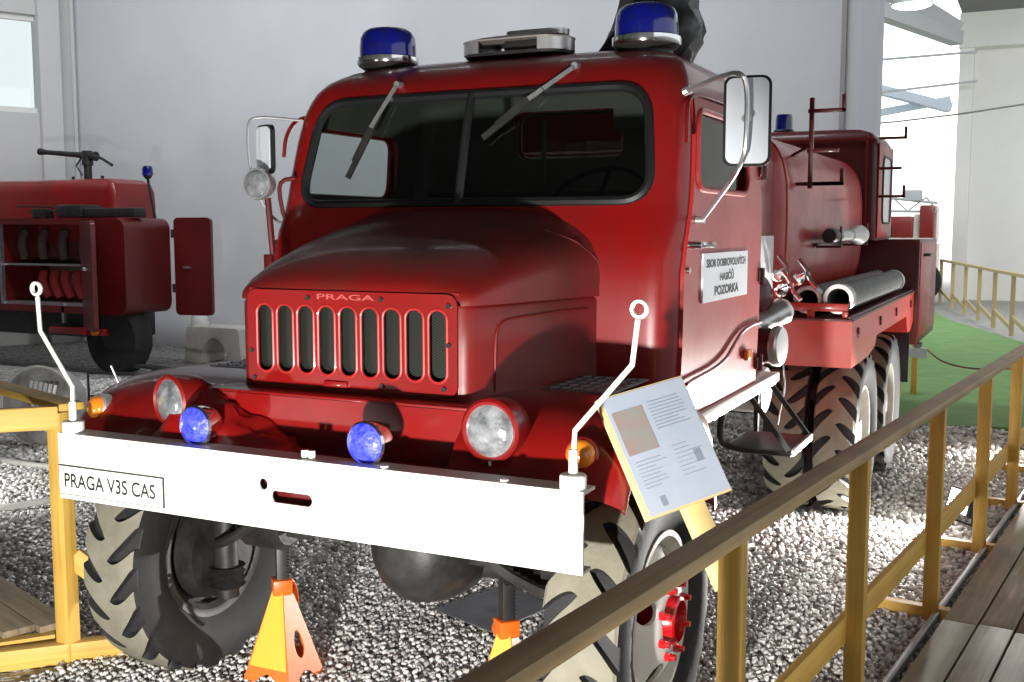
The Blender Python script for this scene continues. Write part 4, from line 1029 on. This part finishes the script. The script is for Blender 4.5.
for i in range(7):
    p = V((-1.50, .22, .10)) - V((.33 * .13 * i, -.0, 0)) ; 
    a = V((-1.535, .46, .105)) - V((.62, .78, 0)).normalized() * (.135 * i); bar(bm, a, a + u * 1.7, .125, .028, bev=.003)
lk = obj('deck_planks', bm, DW, None); tag(lk, 'corner of a plank walkway at the lower left edge', 'walkway')
bm = NB(); bar(bm, (-1.52, .44, .048), (-2.1, -.30, .048), .05, .084); obj('deck_joist', bm, YW, lk)

# ------------------------------------------------------------------ second fire vehicle at the left
FV = thing('fire_vehicle', 'dark red fire vehicle with open side lockers at the far left', 'fire vehicle', (-8.4, 7.4, 0))
bm = NB(); rs = []
for z, g in ((1.55, 0), (1.9, 0), (2.16, .01), (2.26, .05), (2.31, .14), (2.325, .3)):
    P = rrect(-11.6 + g, -8.12 - g * .9, 7.2 + g * .6, 7.95 - g * .6, .1, 5); rs.append([bm.verts.new((x, y, z)) for x, y in P])
skin(bm, rs); cap(bm, rs[0][::-1]); cap(bm, rs[-1]); obj('upper_body', bm, RED, FV)
bm = NB(); prism(bm, rrect(-11.3, -7.38, .72, 1.83, .13, 6), (0, 6.62, 0), (1, 0, 0), (0, 0, 1), (0, .72, 0))
cut = NB(); box2(cut, (-9.42, 6.5, .80), (-8.05, 7.28, 1.76)); bm = boolean(bm, cut); lb = obj('locker_body', bm, DRED, FV, ang=40)
bm = NB(); box2(bm, (-9.42, 6.66, 1.27), (-8.05, 7.28, 1.29)); box2(bm, (-9.42, 6.64, .80), (-8.05, 7.28, .83)); box2(bm, (-8.42, 6.62, .6), (-8.38, 6.66, .83)); box2(bm, (-9.43, 6.61, .8), (-9.40, 6.66, 1.76)); obj('locker_shelf', bm, STEEL, FV)
for name, hx, hy, ex, ey in (('locker_door', -8.05, 6.60, -7.50, 6.25), ('locker_door', -7.34, 7.36, -6.83, 7.42)):
    bm = NB(); p = V((hx, hy, 0)); q = V((ex, ey, 0)); u = (q - p).normalized(); n = V((-u.y, u.x, 0)); L = (q - p).length
    z0, z1 = (.55, 1.80) if hx < -7.5 else (.68, 1.84)
    prism(bm, rrect(0, L, z0, z1, .06, 5), p, u, (0, 0, 1), n * .05); dd_ = obj(name, bm, DRED, FV)
    bm = NB(); c = p + u * (L * .35) + V((0, 0, 1.25)) - n * .012; bar(bm, c - u * .05, c + u * .05, .02, .025); cyl(bm, c + n * .02, c - n * .015, .02, n=10); obj('door_latch', bm, STEEL, dd_)
bm = NB(); 
for z in (1.0, 1.65): cyl(bm, (-7.36, 7.36, z - .05), (-7.36, 7.36, z + .05), .02, n=10)
obj_each('door_hinge', bm, BLACK, FV)
bm = NB(); box2(bm, (-11.3, 6.8, .42), (-7.7, 7.4, .78), .03); obj('chassis', bm, BLACK, FV)
for x in (-10.6, -7.78):
    bm = NB(); lathe(bm, (x, 6.78, .42), (0, 1, 0), [(.2, 0), (.26, -.02), (.38, -.03), (.42, 0), (.42, .2), (.38, .25), (.1, .25)], 32); obj('wheel', bm, RUB, FV)
bm = NB(); box2(bm, (-8.65, 6.62, .47), (-7.75, 6.70, .55), .01); obj('rear_bar', bm, RED, FV)
for x in (-8.0, -7.85):
    bm = NB(); cyl(bm, (x, 6.60, .52), (x, 6.56, .52), .045, n=16); obj('tail_lamp', bm, REDL if x < -7.9 else AMBER, FV)
# roof monitor, beacon and roof load
bm = NB(); cyl(bm, (-8.85, 7.5, 2.31), (-8.85, 7.5, 2.55), .05); cyl(bm, (-8.85, 7.5, 2.5), (-8.85, 7.5, 2.68), .07, .06); lathe(bm, (-8.85, 7.5, 2.62), (-1, 0, .09), [(.06, -.15), (.05, 0), (.035, .2), (.03, .7), (.038, .78), (.045, .84)], 16)
tube(bm, [(-8.85, 7.5, 2.64), (-8.5, 7.4, 2.57), (-8.28, 7.35, 2.48)], .018, 8); tube(bm, [(-8.95, 7.5, 2.6), (-9.05, 7.5, 2.5), (-8.95, 7.5, 2.38)], .012, 6); obj('water_cannon', bm, BLACK, FV)
bm = NB(); tube(bm, [(-7.56, 7.3, 1.82), (-7.62, 7.3, 2.1), (-7.66, 7.3, 2.3)], .016, 8); lathe(bm, (-7.66, 7.3, 2.3), (0, 0, 1), [(.03, 0), (.05, .03), (.05, .05)], 16); b_ = obj('beacon_arm', bm, BLACK, FV)
bm = NB(); lathe(bm, (-7.66, 7.3, 2.34), (0, 0, 1), [(.065, 0), (.062, .08), (.05, .11), (.003, .12)], 20); obj('beacon_dome', bm, BLUE, b_)
bm = NB(); box2(bm, (-8.6, 6.75, 1.84), (-8.2, 7.1, 1.99), .02); box2(bm, (-8.2, 6.8, 1.84), (-7.4, 7.0, 1.95), .02); tube(bm, [(-9.3, 6.8, 1.98), (-8.6, 6.8, 1.97)], .012, 6); tube(bm, [(-9.2, 6.9, 1.92), (-8.6, 6.9, 1.92)], .012, 6); box2(bm, (-9.0, 6.75, 1.83), (-8.85, 6.95, 1.95), .01); obj('roof_equipment', bm, BLACK, FV)
for x in (-9.5, -9.2, -9.0):
    bm = NB(); cyl(bm, (x + .5, 7.4, 2.32), (x + .5, 7.4, 2.36), .02, n=8); obj('roof_peg', bm, BLACK, FV)
# hoses in the open locker
def bent_hose(x, z0, z1, m, lean, idx, row):
    bm = NB(); tube(bm, [(x, 6.85, z1), (x + lean * .3, 6.80, (z0 + z1) / 2 + .05), (x + lean, 6.85, z0)], .055, 12, sm=2)
    lathe(bm, (x, 6.85, z1), (0, 0, 1), [(.05, -.02), (.045, .03), (.03, .04)], 14)
    return bm
pos = ['at the left end', 'second from the left', 'in the middle', 'second from the right', 'at the right end']
for i in range(5):
    o = obj('fire_hose', bent_hose(-8.95 + i * .19, .89, 1.17, REDL, .08, i, 0), mat('red_hose_cloth', (.30, .02, .02), .7), None)
    tag(o, 'red hose standing on the lower shelf of the open locker, ' + pos[i], 'hose', 'red hoses on the lower locker shelf')
for i in range(4):
    o = obj('fire_hose', bent_hose(-9.25 + i * .34, 1.35, 1.66, None, -.02, i, 1), mat('dark_hose_cloth', (.06, .035, .03), .7), None)
    tag(o, 'dark hose on the upper shelf of the open locker, ' + ['leftmost', 'second from left', 'third from left', 'rightmost'][i], 'hose', 'dark hoses on the upper locker shelf')

# concrete block with arched opening, near back wall
bm = NB(); P = [(-.47, 0), (-.42, .44), (-.38, .46), (.38, .46), (.42, .44), (.47, 0), (.24, 0)] + [(.02 + .22 * math.cos(a), .0 + .33 * math.sin(a)) for a in [PI * i / 12 for i in range(1, 12)]] + [(-.2, 0)]
prism(bm, P, (-7.45, 8.1, 0), (1, 0, 0), (0, 0, 1), (0, .45, 0)); tag(obj('concrete_block', bm, mat('pale_concrete', (.62, .60, .54), .8, var=(.5, .48, .43), vscale=5), None), 'pale concrete block with an arched opening against the back wall', 'concrete block')
bm = NB(); lathe(bm, (-8.55, 9.1, .0), (0, 0, 1), [(.2, 0), (.18, .05), (.05, .85), (.03, .9)], 20); tag(obj('traffic_cone', bm, BRIGHT, None), 'pale cone standing behind the open door of the dark red vehicle', 'cone')

# plastic-wrapped hose coil behind the bumper's left end
CL = thing('wrapped_reel', 'round reel wrapped in wrinkled clear film, standing on gravel behind the left corner post', 'reel', (-4.95, 3.6, 0))
bm = NB(); lathe(bm, (-5.1, 3.5, .31), (.35, -1, .1), [(.28, -.12), (.30, -.11), (.31, 0), (.30, .10), (.26, .12)], 40); obj('wrapped_face', bm, CLEARP, CL)
bm = NB(); lathe(bm, (-5.1, 3.5, .31), (.35, -1, .1), [(.31, .10), (.322, .11), (.31, .125), (.298, .11)], 40, closed=True); obj('rim_hoop', bm, STRIP, CL)
bm = NB()
for i in range(6): 
    x = -5.13 + i * .075; tube(bm, [(x, 3.36 - .02 * i + .03, .14), (x - .02, 3.34 - .02 * i + .03, .33), (x + .02, 3.36 - .02 * i + .03, .52)], .014, 6, sm=2)
obj('film_fold', bm, mat('pale_film', (.6, .6, .57), .3), CL)
# kerb strips in gravel
bm = NB(); tube(bm, [(-5.6, 2.9, .03), (-4.75, 2.78, .035), (-4.2, 2.79, .03), (-3.4, 2.95, .03)], .02, 8, sm=2); tag(obj('edging_strip', bm, STRIP, None), 'thin pale edging strip in the gravel under the left rails, the farther one', 'edging strip', 'edging strips in the gravel')
bm = NB(); tube(bm, [(-3.9, 1.7, .03), (-3.56, 1.83, .035), (-3.45, 2.1, .045), (-3.3, 2.4, .04), (-2.9, 2.75, .03)], .022, 8, sm=2); tag(obj('edging_strip', bm, STRIP, None), 'thin pale edging strip in the gravel left of the front tyre, the nearer one', 'edging strip', 'edging strips in the gravel')
# low black frame and rods beyond the fender
bm = NB(); tube(bm, [(-6.15, 4.9, 0), (-6.15, 4.9, .34), (-5.72, 5.05, .34), (-5.72, 5.05, 0)], .014, 8); tube(bm, [(-6.15, 4.9, .12), (-5.72, 5.05, .12)], .01, 8); tag(obj('metal_frame', bm, BLACK, None), 'low black metal hoop frame standing on gravel behind the left fender', 'frame')
for k in range(3):
    bm = NB(); tube(bm, [(-6.6 + k * .08, 6.1 - k * .15, .25 + .02 * k), (-5.8, 6.1 - k * .12, .22 + .01 * k), (-5.0, 5.95 - k * .1, .16)], .018, 8, sm=1)
    if k == 0:
        cyl(bm, (-6.5, 6.1, 0), (-6.5, 6.1, .25), .02); cyl(bm, (-5.2, 6.0, 0), (-5.2, 6.0, .18), .02)
    tag(obj('steel_rod', bm, BLACK, None), 'long black rod lying beyond the left fender, ' + ['rearmost', 'middle', 'nearest'][k], 'rod', 'rods beyond the left fender')
# ------------------------------------------------------------------ setting
def struct(name, bm, m, smooth=False):
    o = obj(name, bm, m, None, smooth=smooth); o['kind'] = 'structure'; return o
bm = NB(); box2(bm, (-40, -8, -.14), (30, 60, -.03)); struct('floor', bm, CONC)
# gravel bed and pebbles
bm = NB(); f = bm.faces.new([bm.verts.new(p) for p in ((-14, -5, -.004), (3.2, -5, -.004), (3.2, 7.55, -.004), (1.1, 7.45, -.004), (-.5, 9.45, -.004), (-14, 9.45, -.004))])
tag(obj('gravel_bed', bm, STONEG, None, smooth=False), kind='structure')
bm = NB(); prism(bm, [(.45, 8.2), (1.1, 7.45), (1.75, 7.6), (3.4, 7.6), (3.4, 14.5), (1.85, 15.2), (.4, 19.5), (-.6, 24), (-2.5, 24), (-1.2, 14), (.45, 10.2)], (0, 0, -.03), (1, 0, 0), (0, 1, 0), (0, 0, .036))
g_ = obj('lawn', bm, GRASS, None, smooth=False); tag(g_, 'green artificial lawn beyond the gravel at the right', 'lawn', kind='stuff')

def stones():
    rng = np.random.default_rng(11)
    bmi = bmesh.new(); bmesh.ops.create_icosphere(bmi, subdivisions=1, radius=1); bmi.verts.ensure_lookup_table()
    bv = np.array([v.co[:] for v in bmi.verts]); bf = np.array([[v.index for v in f.verts] for f in bmi.faces]); bmi.free()
    yaw, pt, f = .4545, -.1026, 1085.8
    d = np.array([-math.sin(yaw) * math.cos(pt), math.cos(yaw) * math.cos(pt), math.sin(pt)]); r = np.array([math.cos(yaw), math.sin(yaw), 0]); u = np.cross(r, d)
    P = []; S = []
    for sp, d0, d1 in ((.0235, 0, 5.6), (.034, 5.6, 8.5), (.052, 8.5, 13)):
        X, Y = np.meshgrid(np.arange(-8.5, 2.0, sp), np.arange(-1.2, 9.3, sp)); p = np.stack([X.ravel(), Y.ravel(), np.zeros(X.size)], 1)
        p[:, :2] += rng.uniform(-.42, .42, (len(p), 2)) * sp
        v = p - np.array(CP); z = v @ d; px = 512 + f * (v @ r) / z; py = 341 - f * (v @ u) / z
        dist = np.linalg.norm(v[:, :2], axis=1)
        k = (z > .5) & (px > -60) & (px < 1090) & (py < 760) & (dist >= d0) & (dist < d1)
        k &= (p[:, 0] < 1.40 + .118 * p[:, 1]) & (p[:, 1] < 7.4)
        k &= ~((p[:, 0] < -1.40) & (p[:, 1] < .55 + (-1.4 - p[:, 0]) * .33) )
        p = p[k]; P.append(p); S.append(np.full(len(p), sp * .60))
    P = np.concatenate(P); S = np.concatenate(S); n = len(P)
    sc = rng.uniform(.75, 1.25, (n, 3)) * S[:, None]; sc[:, 2] *= .72
    P[:, 2] = rng.uniform(-.004, .010, n)
    q = rng.normal(size=(n, 4)); q /= np.linalg.norm(q, axis=1)[:, None]; w, x, y, z = q.T
    Rm = np.empty((n, 3, 3)); Rm[:, 0, 0] = 1 - 2 * (y * y + z * z); Rm[:, 0, 1] = 2 * (x * y - z * w); Rm[:, 0, 2] = 2 * (x * z + y * w); Rm[:, 1, 0] = 2 * (x * y + z * w); Rm[:, 1, 1] = 1 - 2 * (x * x + z * z); Rm[:, 1, 2] = 2 * (y * z - x * w); Rm[:, 2, 0] = 2 * (x * z - y * w); Rm[:, 2, 1] = 2 * (y * z + x * w); Rm[:, 2, 2] = 1 - 2 * (x * x + y * y)
    vv = bv[None] * (1 + rng.uniform(-.16, .16, (n, len(bv), 1))) ; vv = vv * sc[:, None, :]; vv = np.einsum('nij,nkj->nki', Rm, vv) + P[:, None, :]
    F = (bf[None] + (np.arange(n) * len(bv))[:, None, None]).reshape(-1)
    me = bpy.data.meshes.new('gravel'); me.vertices.add(n * len(bv)); me.vertices.foreach_set('co', vv.reshape(-1).astype(np.float32))
    nf = n * len(bf); me.loops.add(nf * 3); me.loops.foreach_set('vertex_index', F.astype(np.int32)); me.polygons.add(nf); me.polygons.foreach_set('loop_start', np.arange(0, nf * 3, 3, dtype=np.int32))
    me.update(calc_edges=True); me.materials.append(STONE)
    o = bpy.data.objects.new('gravel', me); C.objects.link(o); tag(o, 'loose pale grey pebbles covering the ground under and around the truck', 'gravel', kind='stuff')
    print('stones', n)
stones()

# main hall walls
def wallseg(name, p, q, z0, z1, t, m, side=1):
    bm = NB(); p = V((*p, 0)); q = V((*q, 0)); u = (q - p).normalized(); n = V((-u.y, u.x, 0)) * side * t; L = (q - p).length
    prism(bm, [(0, z0), (L, z0), (L, z1), (0, z1)], p, u, (0, 0, 1), n); return bm
struct('wall_back', wallseg('', (-11.2, 9.5), (.18, 9.5), -.03, 6.2, .25, WALL), WALL)
bm = NB(); box2(bm, (.18, 9.38, -.03), (.36, 9.75, 6.2), .0); struct('trim_1', bm, mat('column_plaster', (.60, .61, .66), .9))
# left wall with window opening
lw0 = V((-11.2, 9.5, 0)); lu = V((-.421, -.907, 0)).normalized()
bm = NB(); ln = V((lu.y, -lu.x, 0))  # outward
prism(bm, [(0, -.03), (19, -.03), (19, 6.2), (0, 6.2)], lw0, lu, (0, 0, 1), ln * .35)
cut = NB(); prism(cut, [(.42, 3.40), (2.5, 3.40), (2.5, 4.82), (.42, 4.82)], lw0 - ln * 1, lu, (0, 0, 1), ln * 3); bm = boolean(bm, cut); struct('wall_left', bm, WALLB)
bm = NB(); q = lambda a, z, o=0: lw0 + lu * a + V((0, 0, z)) + ln * (.12 + o)
for a, b in ((q(.42, 3.44), q(2.5, 3.44)), (q(.42, 4.78), q(2.5, 4.78))): bar(bm, a, b, .06, .09)
for a in (.46, 2.46): bar(bm, q(a, 3.4), q(a, 4.82), .09, .06, up=ln)
struct('window_1', bm, BRIGHT)
bm = NB(); prism(bm, [(.42, 3.4), (2.5, 3.4), (2.5, 4.82), (.42, 4.82)], lw0 + ln * .14, lu, (0, 0, 1), ln * .006); o = obj('window_pane', bm, PANE, bpy.data.objects['window_1'], smooth=False)
bm = NB(); box(bm, lw0 + V((-.20, -.33, 3.1)), (.30, .35, 6.2), Matrix.Rotation(math.radians(65), 3, 'Z')); struct('trim_2', bm, WALLB)
bm = NB(); tube(bm, [(-11.13, 9.42, 0), (-11.13, 9.42, 6)], .03, 8); struct('trim_3', bm, WALLB)
bm = NB(); box2(bm, (-.03, 9.46, 0), (.02, 9.5, 6.2)); struct('trim_4', bm, mat('joint_strip', (.36, .34, .33), .8))
bm = NB(); box2(bm, (-21, -7.5, 6.2), (9, 9.75, 6.4)); struct('ceiling', bm, CEIL)
bm = NB(); box2(bm, (-21, -7.75, -.03), (9, -7.5, 6.4)); struct('wall_front', bm, WALLB)

# far hall at the right
bm = NB(); box2(bm, (-14, 46, -.03), (14, 46.3, 12)); struct('wall_far', bm, BRIGHT)
bm = NB(); box2(bm, (-.04, 26, -.03), (.28, 26.4, 8)); struct('trim_5', bm, BRIGHT)
bm = NB(); box2(bm, (.28, 26.4, -.03), (9, 26.8, 6.0)); struct('wall_right', bm, BRIGHT)
bm = NB(); box2(bm, (-.06, 25.9, 6.0), (9, 26.8, 6.81)); struct('trim_6', bm, BRIGHT)
bm = NB(); box2(bm, (-.02, 18, 6.81), (9, 25.9, 6.9))
struct('ceiling_right', bm, CEIL)
bm = NB(); bar(bm, (-2.4, 20, 6.5), (0, 24.5, 6.0), .3, .3); bar(bm, (-1.4, 24, 7.1), (0, 24.5, 6.15), .3, .4); struct('trim_7', bm, BEAM)
bm = NB(); bar(bm, (-2.9, 29.7, 5.75), (-.6, 31, 5.12), .3, .25); bar(bm, (-2.9, 30.5, 4.95), (-.6, 31, 5.35), .3, .2); struct('trim_8', bm, BLUEB)
bm = NB(); bar(bm, (-2.5, 25, 5.7), (.4, 25, 5.75), .08, .05); bar(bm, (-2.6, 25.5, 4.95), (.4, 25.5, 5.15), .08, .05); struct('trim_9', bm, BEAM)
bm = NB(); box2(bm, (-2.4, 17, 7.2), (.7, 26, 7.3)); struct('ceiling_middle', bm, mat('light_ceiling', (.6, .62, .66), .9))
LT = thing('ceiling_lamp', 'bright oval ceiling lamp at the upper right', 'lamp', (-.45, 19.5, 5.90))
bm = NB(); lathe(bm, (-.45, 19.5, 5.90), (0, 0, -1), [(.36, 0), (.34, .04), (.25, .07), (.003, .09)], 28); obj('lamp_diffuser', bm, LAMPC, LT)
bm = NB(); lathe(bm, (-.45, 19.5, 5.90), (0, 0, 1), [(.38, -.02), (.38, .03), (.1, .1)], 28); cyl(bm, (-.45, 19.5, 5.95), (-.45, 19.5, 7.2), .02); obj('lamp_shade', bm, BEAM, LT)
bm = NB(); tube(bm, [(-.8, 12, 3.0), (.6, 12, 3.06), (2.2, 12, 3.25)], .012, 6, sm=1); tag(obj('hanging_cable', bm, mat('grey_cable', (.4, .38, .36), .6), None), 'thin cable stretched across the bright opening at the upper right', 'cable')

# far fence beside the lawn
FF = thing('far_fence', 'slim wooden fence beyond the green lawn in front of the bright wall', 'fence', (.5, 20, 0))
ff = [(-.132, 24.4), (.25, 22.6), (.6, 21.0), (.93, 19.5), (1.25, 17.95), (1.57, 16.5), (1.9, 15.0)]
for x, y in ff:
    bm = NB(); box2(bm, (x - .035, y - .03, 0), (x + .035, y + .03, .98)); obj('post', bm, FARY, FF, smooth=False)
bm = NB(); bar(bm, (*ff[0], .99), (*ff[-1], .99), .09, .05); obj('top_rail', bm, FARY, FF, smooth=False)
for (a, b), (c_, d_) in zip(ff, ff[1:]):
    bm = NB(); bar(bm, (a, b, .30), (c_, d_, .12), .03, .07); obj('brace', bm, FARY, FF, smooth=False)
# short fence pieces behind the rear wheels
t = thing('short_fence', 'short yellow posts with a pale grey board beyond the rear wheels', 'fence', (.75, 9.3, 0))
bm = NB(); box2(bm, (.67, 9.0, 0), (.74, 9.06, 1.0)); obj('post', bm, YW, t, smooth=False)
bm = NB(); box2(bm, (.55, 8.95, .42), (.98, 9.0, .52)); obj('board', bm, SILVER, t, smooth=False)
bm = NB(); box2(bm, (.8, 9.3, 0), (.86, 9.36, .85)); obj('post', bm, YW, t, smooth=False)
bm = NB(); tube(bm, [(.98, 9.0, .50), (1.2, 8.0, .49), (1.55, 7.0, .56), (1.95, 6.0, .72), (2.1, 5.6, .86)], .008, 6, sm=2); tag(obj('barrier_rope', bm, mat('brown_rope', (.25, .09, .05), .8), None), 'thin red-brown rope stretched in front of the lawn', 'rope')

# ladder truck in the distance
LD = thing('ladder_truck', 'distant red fire truck carrying a grey ladder, in the bright hall at the right', 'fire truck', (-1, 24.5, 0))
bm = NB(); box2(bm, (-2.6, 24, .5), (-.28, 25.6, 1.25), .03); box2(bm, (-2.6, 24.05, 1.35), (-.75, 25.5, 2.0), .04); box2(bm, (-.62, 24.05, 1.4), (-.30, 25.5, 2.25), .04); obj('body', bm, RED, LD)
bm = NB(); box2(bm, (-2.6, 23.98, 1.24), (-.28, 25.6, 1.36), .01); box2(bm, (-.75, 24.2, 1.4), (-.6, 25.2, 2.05)); obj('white_stripe', bm, WHITE, LD)
bm = NB()
for z, y in ((2.1, 24.2), (2.55, 24.2)): tube(bm, [(-2.9, y, z + .05), (-.25, y, z - (.0 if z < 2.2 else .25))], .035, 6)
xs = [-2.8, -2.3, -1.8, -1.3, -.9, -.5, -.25]
for i, (a, b) in enumerate(zip(xs, xs[1:])):
    if i % 2: a, b = b, a
    tube(bm, [(a, 24.2, 2.12), (b, 24.2, 2.5 - max(0, (b + 1.2)) * .1)], .022, 6)
box2(bm, (-1.0, 24.1, 2.35), (-.6, 24.4, 2.6), .02)
obj('ladder', bm, BEAM, LD)
bm = NB()
for x in (-2.0, -.6): lathe(bm, (x, 23.95, .5), (0, 1, 0), [(.2, 0), (.48, 0), (.5, .05), (.5, .3), (.3, .3)], 24)
box2(bm, (-1.6, 23.97, 1.42), (-1.2, 24.04, 1.75)); obj('wheel', bm, RUB, LD)

# ------------------------------------------------------------------ light
w = bpy.data.worlds.new('world'); bpy.context.scene.world = w; w.use_nodes = True
bg = w.node_tree.nodes['Background']; bg.inputs['Color'].default_value = (.93, .97, 1, 1); bg.inputs['Strength'].default_value = 1.1
def area(name, loc, aim, sx, sy, e, col=(1, 1, 1)):
    l = bpy.data.lights.new(name, 'AREA'); l.shape = 'RECTANGLE'; l.size = sx; l.size_y = sy; l.energy = e; l.color = col
    o = bpy.data.objects.new(name, l); C.objects.link(o); o.location = loc; o.rotation_euler = (V(aim) - V(loc)).to_track_quat('-Z', 'Y').to_euler(); return o
area('daylight_far_hall', (-2, 38, 9), (-2, 46, 3), 8, 4, 2600)
area('daylight_side_hall', (4, 17, 6.7), (2, 27, 1), 5, 3, 520)
area('wall_wash_fill', (-5.5, 5.0, 6.1), (-5.5, 9.5, 1.2), 11, .5, 440, (.93, .96, 1))  # unseen fill light added to brighten the back wall, no fixture there
spot('flood_vehicle', (-4.3, 1.2, .4), (-3.8, 2.6, .0), 120, 80)

vs = bpy.context.scene.view_settings
vs.view_transform = 'Standard'; vs.look = 'None'; vs.exposure = 0; vs.gamma = 1; vs.use_curve_mapping = False
